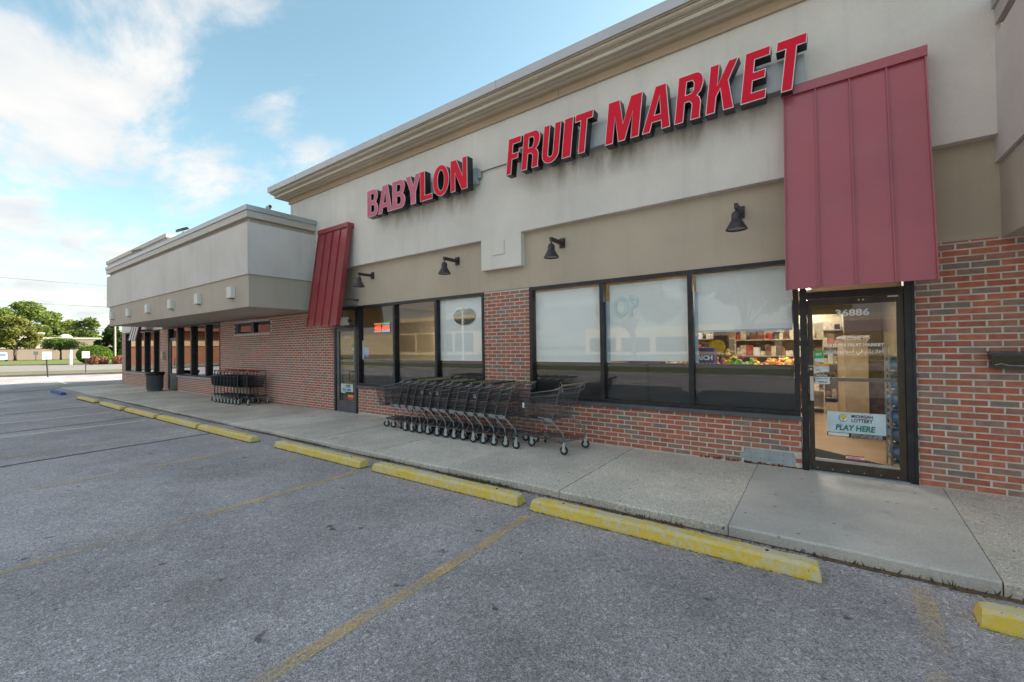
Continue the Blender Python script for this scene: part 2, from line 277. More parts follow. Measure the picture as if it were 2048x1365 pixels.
# ------------------------------------------------------------------ mesh helpers
class MB:
    def __init__(s): s.v = []; s.f = []; s.m = []; s.sm = []
    def add(s, vs, fs, mi=0, smooth=False):
        o = len(s.v); s.v += [tuple(v) for v in vs]; s.f += [tuple(i+o for i in f) for f in fs]; s.m += [mi]*len(fs); s.sm += [smooth]*len(fs); return s
    def box(s, x0, x1, y0, y1, z0, z1, mi=0):
        v = [(x0, y0, z0), (x1, y0, z0), (x1, y1, z0), (x0, y1, z0), (x0, y0, z1), (x1, y0, z1), (x1, y1, z1), (x0, y1, z1)]
        return s.add(v, [(0, 3, 2, 1), (4, 5, 6, 7), (0, 1, 5, 4), (1, 2, 6, 5), (2, 3, 7, 6), (3, 0, 4, 7)], mi)
    def bbox(s, x0, x1, y0, y1, z0, z1, b=.006, mi=0):      # front (-Y) edges chamfered
        a = [(x0, y1, z0), (x1, y1, z0), (x1, y1, z1), (x0, y1, z1)]
        m = [(x0, y0+b, z0), (x1, y0+b, z0), (x1, y0+b, z1), (x0, y0+b, z1)]
        f = [(x0+b, y0, z0+b), (x1-b, y0, z0+b), (x1-b, y0, z1-b), (x0+b, y0, z1-b)]
        q = [(8, 9, 10, 11)]
        for i in range(4):
            j = (i+1) % 4; q += [(i, j, j+4, i+4), (i+4, j+4, j+8, i+8)]
        q += [(3, 2, 1, 0)]
        return s.add(a+m+f, q, mi)
    def prism(s, poly, y0, y1, mi=0, holes=(), front=True, back=True, sides=True, mside=None):   # poly in XZ, extruded along Y; y0 front
        loops = [list(poly)]+[list(h) for h in holes]; allp = [p for l in loops for p in l]; n = len(allp)
        tri = tessellate_polygon([[Vector((p[0], p[1], 0)) for p in l] for l in loops])
        vs = [(p[0], y0, p[1]) for p in allp]+[(p[0], y1, p[1]) for p in allp]; o = len(s.v); s.v += vs
        def addf(f, mm): s.f.append(tuple(i+o for i in f)); s.m.append(mm); s.sm.append(False)
        for a, b, c in tri:
            A, B, D = allp[a], allp[b], allp[c]
            cr = (B[0]-A[0])*(D[1]-A[1])-(B[1]-A[1])*(D[0]-A[0])
            if cr < 0: b, c = c, b
            if front: addf((a, b, c), mi)
            if back: addf((a+n, c+n, b+n), mi)
        if sides:
            k = 0
            for l in loops:
                ar = sum(l[i][0]*l[(i+1) % len(l)][1]-l[(i+1) % len(l)][0]*l[i][1] for i in range(len(l)))
                for i in range(len(l)):
                    a, b = k+i, k+(i+1) % len(l)
                    f = (a, a+n, b+n, b) if (ar > 0) == (l is loops[0]) else (a, b, b+n, a+n)
                    addf(f, mi if mside is None else mside)
                k += len(l)
        return s
    def tube(s, pts, r, n=6, mi=0, cap=True, smooth=True):
        pts = [Vector(p) for p in pts]; rs = r if isinstance(r, (list, tuple)) else [r]*len(pts); rings = []
        for i, p in enumerate(pts):
            d = (pts[min(i+1, len(pts)-1)]-pts[max(i-1, 0)]).normalized()
            a = d.cross(Vector((0, 0, 1)))
            if a.length < .05: a = d.cross(Vector((0, 1, 0)))
            a.normalize(); b = d.cross(a)
            rings.append([tuple(p+(a*math.cos(2*math.pi*k/n)+b*math.sin(2*math.pi*k/n))*rs[i]) for k in range(n)])
        vs = [v for q in rings for v in q]; fs = []
        for i in range(len(pts)-1):
            for k in range(n): fs.append((i*n+k, i*n+(k+1) % n, (i+1)*n+(k+1) % n, (i+1)*n+k))
        s.add(vs, fs, mi, smooth)
        if cap: s.add(rings[0], [tuple(range(n))], mi); s.add(rings[-1], [tuple(reversed(range(n)))], mi)
        return s
    def lathe(s, prof, c=(0, 0, 0), n=16, axis='Z', mi=0, smooth=True):
        vs = []; fs = []
        for r, h in prof:
            for k in range(n):
                a = 2*math.pi*k/n; u, w = r*math.cos(a), r*math.sin(a)
                vs.append((c[0]+u, c[1]+w, c[2]+h) if axis == 'Z' else (c[0]+u, c[1]+h, c[2]+w) if axis == 'Y' else (c[0]+h, c[1]+u, c[2]+w))
        for i in range(len(prof)-1):
            for k in range(n): fs.append((i*n+k, i*n+(k+1) % n, (i+1)*n+(k+1) % n, (i+1)*n+k))
        return s.add(vs, fs, mi, smooth)
    def build(s, name, mat, parent=None, **kw):
        me = bpy.data.meshes.new(name); me.from_pydata(s.v, [], s.f)
        for m in (mat if isinstance(mat, (list, tuple)) else [mat]): me.materials.append(MATS[m])
        me.polygons.foreach_set('material_index', s.m); me.polygons.foreach_set('use_smooth', s.sm); me.update()
        return link(name, me, parent, **kw)
def link(name, me, parent=None, label=None, cat=None, group=None, kind=None, local=False):
    o = bpy.data.objects.new(name, me); C.objects.link(o)
    if parent:
        o.parent = parent
        if not local:
            w = Vector(parent.location); q = parent.parent
            if q: w = Vector(parent['w']) if 'w' in parent else w
            o.matrix_parent_inverse = Matrix.Translation(-Vector(parent.location)) if not q else Matrix.Identity(4)
            if q and 'w' in q: pass
    tag(o, label, cat, group, kind); return o
def tag(o, label=None, cat=None, group=None, kind=None):
    if label: o['label'] = label
    if cat: o['category'] = cat
    if group: o['group'] = group
    if kind: o['kind'] = kind
    return o
def thing(name, label, cat, loc=(0, 0, 0), group=None, kind=None, rz=0):
    o = bpy.data.objects.new(name, None); C.objects.link(o); o.location = loc; o.rotation_euler = (0, 0, rz); o.empty_display_size = .2
    return tag(o, label, cat, group, kind)
def copy_tree(o, parent=None):
    c = o.copy(); C.objects.link(c)
    if parent: c.parent = parent
    for ch in list(o.children): copy_tree(ch, c)
    return c
def bx(name, mat, parent, *b, **kw): return MB().box(*b).build(name, mat, parent, **kw)
def text_mb(s, txt, x0, z0, size, y, width=None, ext=.001, mi=0, bold=0, shear=0, mat='ink_white', name='lettering', parent=None, **kw):
    cu = bpy.data.curves.new('t', 'FONT'); cu.body = txt; cu.size = size; cu.extrude = ext; cu.offset = bold; cu.shear = shear; cu.resolution_u = 2
    o = bpy.data.objects.new('t', cu); C.objects.link(o); bpy.context.view_layer.update()
    me = bpy.data.meshes.new_from_object(o.evaluated_get(bpy.context.evaluated_depsgraph_get())); bpy.data.objects.remove(o); bpy.data.curves.remove(cu)
    co = np.empty(len(me.vertices)*3); me.vertices.foreach_get('co', co); co = co.reshape(-1, 3)
    if len(co) == 0: return None
    sx = 1 if not width else width/(co[:, 0].max()-co[:, 0].min())
    out = np.empty_like(co); out[:, 0] = x0+(co[:, 0]-co[:, 0].min())*sx; out[:, 1] = y-co[:, 2]; out[:, 2] = z0+co[:, 1]
    me.vertices.foreach_set('co', out.ravel()); me.materials.clear(); me.materials.append(MATS[mat]); me.name = name; me.update()
    return link(name, me, parent, **kw)
def text(txt, x0, z0, size, y, **k): return text_mb(None, txt, x0, z0, size, y, **k)

# ------------------------------------------------------------------ ground and setting
def zs(x): return max(-.12, .004*min(x, 0))        # sidewalk level
def za(x): return max(-.15, -.09+.0015*min(x, 0)) # lot level
def sheet(name, mat, poly, z, kind='structure'):
    mb = MB(); mb.add([(x, y, z(x) if callable(z) else z) for x, y in poly], [tuple(range(len(poly)))]); return mb.build(name, mat, kind=kind)
sheet('ground', 'ground_cover', [(-1500, -1500), (1500, -1500), (1500, 1500), (-1500, 1500)], -.30)
xs = [-52, -46, -40, -30, -20, -10, 0, 45]
mb = MB()
vs = [(x+ (0 if x > -46 else 0), y, za(x)) for x in xs for y in (-17, -2.2, 45)]
fs = []
for i in range(len(xs)-1):
    for j in range(2): a = i*3+j; fs.append((a, a+3, a+4, a+1))
mb.add(vs, fs); mb.build('parking_lot', 'asphalt', kind='structure')
# far (west) kerb, verge, road, lawn
def strip(name, mat, l0, l1, y0, y1, z0, z1, kind='structure', n=1):
    mb = MB(); a = [(l0[0]+l0[1]*y0, y0), (l0[0]+l0[1]*y1, y1), (l1[0]+l1[1]*y1, y1), (l1[0]+l1[1]*y0, y0)]
    v = [(x, y, z0) for x, y in a]+[(x, y, z1) for x, y in a]
    mb.add(v, [(4, 7, 6, 5), (0, 1, 5, 4), (1, 2, 6, 5), (2, 3, 7, 6), (3, 0, 4, 7)]); return mb.build(name, mat, kind=kind)
strip('lot_kerb', 'road_concrete', (-45.4, .6), (-45.8, .6), -17, 40, -.4, .0)
strip('verge', 'verge_soil', (-45.8, .6), (-53.0, .9), -17, 35, -.4, -.02)
strip('road_kerb', 'road_concrete', (-53.0, .9), (-53.4, .9), -17, 35, -.4, .0)
strip('road', 'road_concrete', (-53.4, .9), (-90.0, 1.3), -60, 45, -.4, -.13)
strip('far_road_kerb', 'road_concrete', (-90.0, 1.3), (-90.5, 1.3), -60, 45, -.4, -.02)
sheet('lawn', 'lawn_grass', [(-90.5-78, -60), (-90.5-1.3*60, -60), (-90.5+1.3*45, 45), (-90.5+1.3*45-10, 70), (-400, 160), (-400, -60)], -.06)
# south side of the lot (seen in the glass)
bx('south_kerb', 'kerb_concrete', None, -46, 45, -17.3, -17, -.4, .02, kind='structure')
bx('grass_strip', 'lawn_grass', None, -46, 45, -23, -17.3, -.4, .02, kind='structure')
bx('street', 'asphalt', None, -60, 60, -38, -23, -.4, -.12, kind='structure')
sheet('south_lawn', 'lawn_grass', [(-140, -58), (80, -58), (80, -38), (-140, -38)], -.08)
sheet('south_yard', 'asphalt', [(-160, -140), (80, -140), (80, -58), (-160, -58)], -.10)

# sidewalk slabs
sw = thing('sidewalk', None, None, (0, 0, 0), kind='structure')
js = [4.3, 2.65]+[1.0-1.65*i for i in range(0, 18)]+[-29.3]
js = sorted(set(round(j, 3) for j in js if j >= -29.3), reverse=True)
for i in range(len(js)-1):
    x1, x0 = js[i], js[i+1]; gp = .004
    a1 = .055 if abs(x1-1.0) < .01 else 0; a0 = .055 if abs(x0-1.0) < .01 else 0
    mb = MB(); yf, yb = -2.27, .0; c = .014; w = .004*((i*37) % 5-2)/2
    ys = [yf, yf+c, yf+.9, yb+.02]
    vsx = []
    nseg = 4
    for k in range(nseg+1):
        tt = k/nseg
        for yy, dz in ((yf, -c), (yf+c, 0), (yf+.9, 0), (.02, 0)):
            fr = (yy-yf)/(2.27)
            xl = x0+gp+a0*(1 if fr > .5 else -1 if a0 else 0)*(abs(fr-.5)*2); xr = x1-gp+a1*(1 if fr > .5 else -1 if a1 else 0)*(abs(fr-.5)*2)
            x = xl+(xr-xl)*tt
            jag = 0 if (dz == 0) else .006*math.sin(x*9.0)+.004*math.sin(x*23)
            vsx.append((x, yy+jag*.6, zs(x)+dz+jag*.5+w))
    base_i = len(vsx); fs = []
    for k in range(nseg):
        for q in range(3): a = k*4+q; fs.append((a, a+4, a+5, a+1))
    for k in range(nseg+1): vsx.append((vsx[k*4][0], yf+.004, -.35))
    for k in range(nseg): fs.append((base_i+k, base_i+k+1, (k+1)*4, k*4))
    # side faces
    vsx += [(vsx[3][0], .02, -.35), (vsx[nseg*4+3][0], .02, -.35)]; e0, e1 = len(vsx)-2, len(vsx)-1
    fs.append((0, 1, 2, 3, e0, base_i)); fs.append((base_i+nseg, e1, nseg*4+3, nseg*4+2, nseg*4+1, nseg*4))
    mb.add(vsx, fs); mb.build('slab', 'smooth_concrete' if i in (2,) else 'concrete', sw)
MB().box(-29.25, 4.25, -2.24, .01, -.34, -.14).build('joint_filler', 'dark_gap', sw)
# concrete apron beyond the end of the building
mb = MB(); mb.add([(-29.3, -2.27, -.119), (-29.3, 3, -.119), (-34.5, 3, -.121), (-33, -1.2, -.121), (-28.6, -6.5, -.124), (-27.2, -6.4, -.124), (-28.2, -2.9, -.121)], [(0, 1, 2, 3, 4, 5, 6)][::1]); mb.f = [tuple(reversed(mb.f[0]))] if False else mb.f
mb.build('apron', 'road_concrete', kind='structure')

# painted lines and cracks
def ln(name, mat, pts, w, dz=.004, label=None, cat=None, group=None):
    mb = MB(); pr = []
    for i, p in enumerate(pts):
        d = Vector(pts[min(i+1, len(pts)-1)])-Vector(pts[max(i-1, 0)]); d.normalize(); nrm = Vector((-d.y, d.x))
        ww = w if not isinstance(w, (list, tuple)) else w[i]
        for sg in (-1, 1):
            x, y = p[0]+nrm.x*ww/2*sg, p[1]+nrm.y*ww/2*sg; pr.append((x, y, za(x)+dz))
    fs = [(2*i, 2*i+1, 2*i+3, 2*i+2) for i in range(len(pts)-1)]
    mb.add(pr, fs); o = mb.build(name, mat); tag(o, label, cat, group, 'structure'); return o
LX = [(-2.315, -2.88), (-5.06, -2.9), (-7.79, -3.1), (-10.55, -3.08), (-13.2, -3.08), (-15.85, -3.15), (-18.55, -3.15)]
for i, (x, y0) in enumerate(LX):
    ln('parking_line', 'faded_yellow_line' if i < 4 else 'faded_white_line', [(x, y0), (x+.03, y0-1.3), (x+.02, -4.6 if 0 < i < 4 else -8.6)], .10)
    if 0 < i < 4: ln('parking_line', 'ghost_yellow_line', [(x+.02, -4.62), (x+.03, -8.6)], .10)
ln('parking_line', 'ghost_yellow_line', [(.53, -2.42), (.51, -3.0), (.44, -3.6), (.40, -8.6)], .11)
for x in (-21.3, -24.0, -26.3): ln('parking_line', 'faded_blue_line', [(x, -3.2), (x+.05, -8.6)], .10)
ln('parking_line', 'faded_blue_line', [(-24.0, -4.0), (-21.5, -5.6)], .12); ln('parking_line', 'faded_blue_line', [(-25.8, -4.4), (-24.2, -5.4)], .12)
for a, b in (((-41.3, -1.0), (-32.9, -1.55)), ((-39.6, 1.3), (-32.9, .7)), ((-42.2, -3.6), (-34, -4.2)), ((-38, 3.6), (-33, 3.2))): ln('parking_line', 'faded_white_line', [a, b], .13)
def crack(pts, w=.035):
    q = []
    for i in range(len(pts)-1):
        a, b = Vector(pts[i]), Vector(pts[i+1]); n = max(2, int((b-a).length/.12))
        for k in range(n): t_ = k/n; q.append(tuple(a.lerp(b, t_)+Vector((rnd.uniform(-.02, .02), rnd.uniform(-.02, .02)))))
    ln('asphalt_crack', 'tar', q, w, .005)
crack([(-9.92, -2.5), (-9.86, -4.2), (-9.75, -5.6), (-9.6, -9)], .05); crack([(-14.04, -2.5), (-13.8, -5.3), (-13.6, -9)], .05); crack([(-1.55, -2.3), (-1.62, -2.62)], .02)
crack([(-18.0, -3.3), (-17.6, -8)], .04)


# wheel stops
def make_stop(mat, L_=2.38):
    prof = [(-.085, 0), (-.085, .03), (-.07, .095), (-.045, .118), (.045, .118), (.07, .095), (.085, .03), (.085, 0)]
    me_n = 40; mb = MB(); vs = []; fs = []; rr = random.Random(3)
    m = len(prof)
    for i in range(me_n+1):
        x = -L_/2+L_*i/me_n; e = min(i, me_n-i); sh = [.72, .93, 1][min(e, 2)]; dx = (.0, .0, 0)[min(e, 2)]
        for j, (y, z) in enumerate(prof):
            jz = rr.uniform(-.003, .003); jb = rr.uniform(0, .012) if j in (0, m-1) else 0
            vs.append((x+rr.uniform(-.004, .004)+ (0 if e else (.02 if i == 0 else -.02)*(z/.12)), y*(1 if sh == 1 else (.9+.1*sh)), (z*(1 if e > 1 else .97 if e == 1 else .90)+jz+jb)))
    for i in range(me_n):
        for j in range(m-1): a = i*m+j; fs.append((a, a+m, a+m+1, a+1))
    fs.append(tuple(range(m))); fs.append(tuple(reversed(range(me_n*m, me_n*m+m))))
    mb.add(vs, fs); return mb
stops = [(-1.19, -2.655, 'long yellow wheel stop right below the address door, the closest whole one', 0), (-3.72, -2.66, 'yellow wheel stop in front of the single black cart, second whole one from the right', .4),
         (-6.32, -2.70, 'yellow wheel stop in front of the nested carts, third whole one from the right', .3), (-9.42, -2.78, 'yellow wheel stop level with the narrow door beside the small red awning', .6),
         (-11.94, -2.80, 'yellow wheel stop in front of the blank brick wall just past the small awning', .5), (-14.52, -2.84, 'yellow wheel stop level with the red handled carts', .4),
         (-17.26, -2.86, 'yellow wheel stop just beyond the red handled carts', 0), (-20.35, -2.86, 'last and smallest looking yellow wheel stop, next to the blue one', .5),
         (1.92, -2.70, 'yellow wheel stop with a chipped pale end, cut off by the right edge', 0)]
st0 = None
for i, (x, y, lab, rz) in enumerate(stops):
    if st0 is None:
        st0 = thing('wheel_stop', lab, 'wheel stop', (0, 0, 0), 'yellow wheel stops along the kerb')
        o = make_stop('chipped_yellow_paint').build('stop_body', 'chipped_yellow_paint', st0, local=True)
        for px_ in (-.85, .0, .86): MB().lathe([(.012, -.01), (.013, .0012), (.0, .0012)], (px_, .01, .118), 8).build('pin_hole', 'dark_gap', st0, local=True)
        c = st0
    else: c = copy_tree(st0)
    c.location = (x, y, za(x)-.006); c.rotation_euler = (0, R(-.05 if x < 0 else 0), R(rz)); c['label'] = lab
bs = thing('wheel_stop', 'blue painted wheel stop at the far left end of the sidewalk', 'wheel stop', (-25.3, -2.9, za(-25)-.006))
make_stop('blue_paint', 2.3).build('stop_body', 'blue_paint', bs, local=True)

# ------------------------------------------------------------------ brick walls
BL, BH, JT = .2013, .0560, .0117
brick_me = []
for k in range(6):
    rr = random.Random(k); mb = MB(); w, h = BL/2*(1-rr.uniform(0, .02)), BH/2
    mb.bbox(-w, w, 0, .05, -h, h, .0022+rr.uniform(0, .001)); me = bpy.data.meshes.new('brick'); me.from_pydata(mb.v, [], mb.f); me.materials.append(MATS['brick_clay']); me.update(); brick_me.append(me)
def brick_cells(x0, x1, z0, z1, zg=None, skip=()):
    P_, Q_ = BL+JT, BH+JT; r = 0; z = z0; out = []
    k0 = int(math.floor((z0)/Q_+.5))
    k = k0
    while k*Q_+JT*.5 < z1-.01:
        za_, zb_ = k*Q_+JT*.5, k*Q_+JT*.5+BH; zb_ = min(zb_, z1-.002); za_ = max(za_, z0)
        if zb_-za_ > .012:
            off = (P_/2 if k % 2 else 0)+.03
            i = math.floor((x0-off)/P_)-1
            while off+i*P_ < x1:
                xa, xb = max(x0, off+i*P_), min(x1, off+i*P_+BL)
                if xb-xa > .018 and not any(s[0] < (xa+xb)/2 < s[1] and s[2] < (za_+zb_)/2 < s[3] for s in skip): out.append((xa, xb, za_, zb_))
                i += 1
        k += 1
    return out
def brick_wall(label, x0, x1, z0, z1, near=None, skip=(), fronty=0.0, zback=-.2, mort='mortar', group=None):
    w = thing('brick_wall', label, 'brick wall', ((x0+x1)/2, .1, max(z0, zs((x0+x1)/2))), group=group)
    w['kind'] = 'structure'
    # mortar bed with openings
    mb = MB()
    if not skip: mb.box(x0, x1, .0008, .22, zback, z1)
    else:
        s = skip[0]; mb.box(x0, s[0], .0008, .22, zback, z1); mb.box(s[1], x1, .0008, .22, zback, z1); mb.box(s[0], s[1], .0008, .22, zback, s[2]); mb.box(s[0], s[1], .0022, .22, s[3], z1)
    mb.build('mortar', mort, w)
    cells = brick_cells(x0, x1, z0, z1, skip=skip)
    cells.sort(key=lambda c: -(c[0]))
    n = len(cells) if near is None else near
    far = MB(); rr = random.Random(int(x0*100))
    loc = Vector(w.location)
    for i, (xa, xb, a, b) in enumerate(cells):
        full = abs((xb-xa)-BL) < .001 and abs((b-a)-BH) < .001
        dy = rr.uniform(-.0014, -.0004)
        if i < n:
            me = rr.choice(brick_me)
            o = bpy.data.objects.new('brick', me); C.objects.link(o); o.parent = w
            o.location = Vector(((xa+xb)/2, fronty+dy, (a+b)/2))-loc
            o.scale = ((xb-xa)/BL, 1, (b-a)/BH); o.rotation_euler = (rr.uniform(-.012, .012), rr.uniform(-.008, .008), rr.uniform(-.008, .008))
        else: far.bbox(xa, xb, fronty+dy, .05, a, b, .004)
    if far.v: far.build('bricks', 'brick_clay_far', w, kind='stuff')
    return w
brick_wall('red brick wall with pale mortar between the glass door and the black mailbox', .87, 3.6, 0, 2.598)
brick_wall('low red brick wall under the three wide windows left of the glass door', -4.13, -.175, 0, .60, skip=[(-.80, -.235, -.2, .19)])
brick_wall('narrow red brick pier between the two groups of shop windows', -5.165, -4.135, 0, 2.592)
brick_wall('low brick wall behind the long row of black carts, right of the narrow door', -9.2, -5.167, 0, .60)
brick_wall('long blank brick wall with two high windows, left of the small red awning', -17.25, -10.17, -.08, 2.56, near=300, skip=[(-16.12, -13.57, 2.05, 2.50)], mort='mortar_grey')
brick_wall('low brick wall under the dark windows beside the far grey door', -21.5, -17.26, -.1, .50, near=0, mort='mortar_grey')
brick_wall('brick pier with a taped notice behind the grey bin', -23.66, -22.64, -.12, 2.50, near=0, mort='mortar_grey')
brick_wall('low brick wall under the farthest windows, behind the bin', -28.9, -23.67, -.12, .48, near=0, mort='mortar_grey')
brick_wall('narrow brick end pier at the far left corner of the building', -29.57, -28.92, -.12, 2.50, near=0, mort='mortar_grey')
# galvanised patch at the base of the low wall
pt = thing('metal_patch', 'perforated galvanised metal patch at the bottom of the brick beside the glass door', 'metal patch', (-.52, 0, .0))
MB().prism([(-.85, .055), (-.80, .055), (-.79, .03), (-.70, .012), (-.24, .02), (-.235, .14), (-.27, .19), (-.79, .185), (-.80, .125), (-.85, .12)], -.004, .008).build('plate', 'galvanised', pt)
for r_, zz_ in enumerate((.15, .075)):
    for k in range(11): x = -.77+.05*k; MB().lathe([(.0045, -.0062), (0, -.0062)], (x, 0, zz_), 6, 'Y').build('hole', 'dark_gap', pt)
rb = MB(); rr = random.Random(5)
for k in range(40):
    x = rr.uniform(-1.35, -.2); a = rr.uniform(.01, .035); rb.box(x, x+a, -.012+rr.uniform(0, .01), .01, 0.0, rr.uniform(.01, .035))
rb.build('broken_mortar', 'rust', None, label='crumbling rusty mortar chips along the foot of the brick by the metal patch', kind='stuff')

# ------------------------------------------------------------------ main store building
SB = thing('store_building', 'tall cream stucco store front with a moulded cornice and red channel letter signs', 'store', (-5.3, 3, 0))
YP = -.12
# upper light panel with the drop box (front face y=-.12)
poly = [(-12.1, 3.56), (-5.12, 3.56), (-5.12, 2.985), (-4.215, 2.985), (-4.215, 3.58), (1.53, 3.60), (1.53, 5.66), (-12.1, 5.66)]
MB().prism(poly, YP, .0).build('stucco_panel', 'light_stucco', SB)
MB().box(-12.1, 1.53, .0, .2, 2.60, 3.66).build('stucco_band', 'tan_stucco', SB)
MB().box(-12.1, 1.53, .0, .2, 3.66, 6.05).build('parapet', 'cornice_stucco', SB)
MB().bbox(-4.83, -4.575, YP-.02, YP-.001, 3.235, 3.49, .004).build('vent_cover', 'light_stucco', SB)
prof = [(.42, 6.118), (.42, 5.974), (.402, 5.974), (.402, 5.958), (.362, 5.957), (.362, 5.948), (.380, 5.946), (.376, 5.930), (.360, 5.915), (.337, 5.905), (.318, 5.902), (.296, 5.901), (.296, 5.893), (.312, 5.892), (.312, 5.883), (.284, 5.882), (.284, 5.875), (.300, 5.874), (.300, 5.822), (.278, 5.820), (.278, 5.834), (.20, 5.838), (.19, 5.822), (.125, 5.828), (.118, 5.806), (.07, 5.795), (.05, 5.79), (.035, 5.782), (.035, 5.662)]
def sweep(prof, x0, x1, mat, name, yb=3.0, zoff=0):
    mb = MB(); n = len(prof); vs = []
    for p, z in prof: vs += [(x1, YP-p, z), (x0-p, YP-p, z), (x0-p, yb, z)]
    fs = []
    for i in range(n-1):
        for k in range(2): a = i*3+k; fs.append((a, a+1, a+4, a+3))
    mb.add(vs, fs); mb.f = [tuple(reversed(f)) for f in mb.f]; return mb.build(name, mat, SB)
sweep([(.425, 6.122), (.43, 6.118), (.43, 5.972), (.40, 5.972)], -12.1, 1.6, 'coping_metal', 'coping')
sweep(prof[2:-1], -12.1, 1.53, 'cornice_stucco', 'cornice')
sweep([(.09, 5.80), (.036, 5.782), (.036, 5.66), (.0, 5.66)], -12.1, 1.53, 'frieze_stucco', 'frieze')
for x in (-8.6, -3.4, .6): MB().box(x-.002, x+.002, YP-.0375, YP-.03, 5.665, 5.778).build('joint', 'dark_gap', SB)
for x in (-11.0, -7.5, -4.4, -1.3): MB().box(x-.002, x+.002, YP-.4315, YP-.42, 5.975, 6.12).build('coping_joint', 'sill_metal', SB)
MB().box(-12.5, 1.6, YP-.42, 12, 6.08, 6.119).build('roof', 'coping_metal', SB)
MB().box(-12.1, 1.6, 11.8, 12.0, -.1, 6.08).box(-12.1, -11.95, .2, 11.8, -.1, 6.08).build('rear_walls', 'tan_stucco', SB)
# interior of the store
MB().box(-10.1, 1.5, .15, 10.0, -.10, .0).build('interior_floor', 'floor_tile', SB)
MB().box(-5.9, -5.8, 1.2, 9.8, .0, 2.74).box(-10.1, 1.5, 9.8, 9.9, .0, 3.2).box(-10.2, -10.1, .2, 9.8, .0, 3.2).box(1.5, 1.6, .23, 9.8, 0, 3.2).build('interior_wall', 'inner_wall', SB)
MB().box(-10.1, 1.5, .2, 9.8, 2.75, 2.80).build('ceiling', 'ceiling_white', SB)
for i, x in enumerate((-8.9, -6.4, -3.6, -.2)):
    for j, y in enumerate((1.5, 4.2, 7.2)):
        if (i in (0, 2) and j == 0) or i == 1: continue
        t_ = thing('ceiling_light', 'lit ceiling fixture, %s row from the glass, %s' % (['first', 'second', 'third'][j], ['near the narrow door', 'behind the oval window', 'behind the wide windows', 'near the large door'][i]), 'ceiling light', (x, y, 2.745), 'fluorescent fixtures on the store ceiling')
        MB().box(x-.12, x+.12, y-.6, y+.6, 2.70, 2.75).build('housing', 'white_plastic', t_); MB().box(x-.1, x+.1, y-.58, y+.58, 2.69, 2.699).build('diffuser', 'fluorescent', t_)

# ------------------------------------------------------------------ storefront windows
def frame_rect(x0, x1, z0, z1, w, y0, y1):
    m = MB(); m.box(x0, x0+w, y0, y1, z0, z1); m.box(x1-w, x1, y0, y1, z0, z1); m.box(x0+w, x1-w, y0, y1, z1-w, z1); m.box(x0+w, x1-w, y0, y1, z0, z0+w); return m
def window_group(label, x0, x1, z0, z1, mulls, sill=True, glass='glass', frame='bronze_frame', fw_=.055, y0=-.012):
    w = thing('shop_window', label, 'shop window', ((x0+x1)/2, .03, z0))
    frame_rect(x0, x1, z0, z1, fw_, y0, .12).build('frame', frame, w)
    ed = [x0+fw_]+[e for m in mulls for e in (m-.032, m+.032)]+[x1-fw_]
    for m in mulls: MB().box(m-.032, m+.032, y0-.004, .12, z0+fw_, z1-fw_).build('mullion', frame, w)
    for i in range(0, len(ed), 2): MB().add([(ed[i], .06, z0+fw_), (ed[i+1], .06, z0+fw_), (ed[i+1], .06, z1-fw_), (ed[i], .06, z1-fw_)], [(0, 1, 2, 3)]).build('pane', glass, w)
    if sill: MB().prism([(x0-.02, z0-.055), (x1+.02, z0-.055), (x1+.02, z0), (x0-.02, z0)], -.045, -.013).build('sill', 'sill_metal', w)
    return w, ed
wr, er = window_group('three wide dark framed shop windows with white blinds left of the glass door', -4.13, -.18, .655, 2.598, (-2.765, -1.44))
wl, el = window_group('three dark framed shop windows left of the brick pier, one with a mirrored oval', -9.17, -5.168, .655, 2.598, (-7.80, -6.46))
# blinds and films right group
def blind(label, x0, x1, z0, z1, y=.085):
    o = MB().box(x0, x1, y, y+.004, z0, z1).build('window_blind', 'blind_white'); return tag(o, label, 'window blind', 'white blinds behind the shop windows')
blind('white blind filling the window next to the brick pier, above black film', -4.05, -2.80, 1.285, 2.505)
blind('white blind behind the faint pale O and P letters in the middle window', -2.665, -1.475, 1.31, 2.505)
blind('shorter white blind in the right window, ending above the fruit display', -1.375, -.25, 1.725, 2.53)
blind('white blind behind the mirrored oval in the window left of the brick pier', -6.42, -5.23, 1.285, 2.53)
for q in ((-1.40, -1.355, 1.29, 2.3), (-.238, -.20, 1.285, 2.45), (-2.73, -2.665, 1.285, 2.25), (-1.35, -.25, 1.72, 1.745)): MB().box(q[0], q[1], .080, .083, q[2], q[3]).build('tape_strip', 'tape_blue', wr)
def film(label, x0, x1, z1=1.28): tag(MB().box(x0, x1, .075, .079, .70, z1).build('window_film', 'film_black'), label, 'window film', 'black films on the lower panes')
film('black film on the lower pane beside the brick pier, behind the end cart', -4.07, -2.80); film('black film on the lower half of the middle wide pane', -2.73, -1.475); film('black film on the lower half of the pane next to the glass door', -1.405, -.24)
film('black film on the lower pane next to the narrow door', -9.11, -7.84); film('black film on the lower pane of the middle window left of the pier', -7.765, -6.50); film('black film on the lower pane under the mirrored oval', -6.425, -5.225)
MB().box(-2.10, -2.05, .0705, .073, .70, 1.28).build('film_seam', 'dark_gap', wr)
text('OP', -2.60, 2.00, .46, .0765, width=.40, ext=.002, bold=.012, mat='op_blue', name='lettering', parent=None, label='large pale blue letters O P stuck inside the middle window', cat='window lettering')
# mirrored oval
ov = [(-5.735+.29*math.cos(a), 2.175+.175*math.sin(a)) for a in [2*math.pi*k/40 for k in range(40)]]
pm('oval_dark', (.035, .05, .045), .05, spec=1.0, coat=1)
tag(MB().prism(ov, .066, .072).build('oval_disc', 'oval_dark'), 'dark glossy oval in the window left of the brick pier, reflecting trees', 'window oval')  # glossy disc standing in for dark glass behind a cut-out in the blind
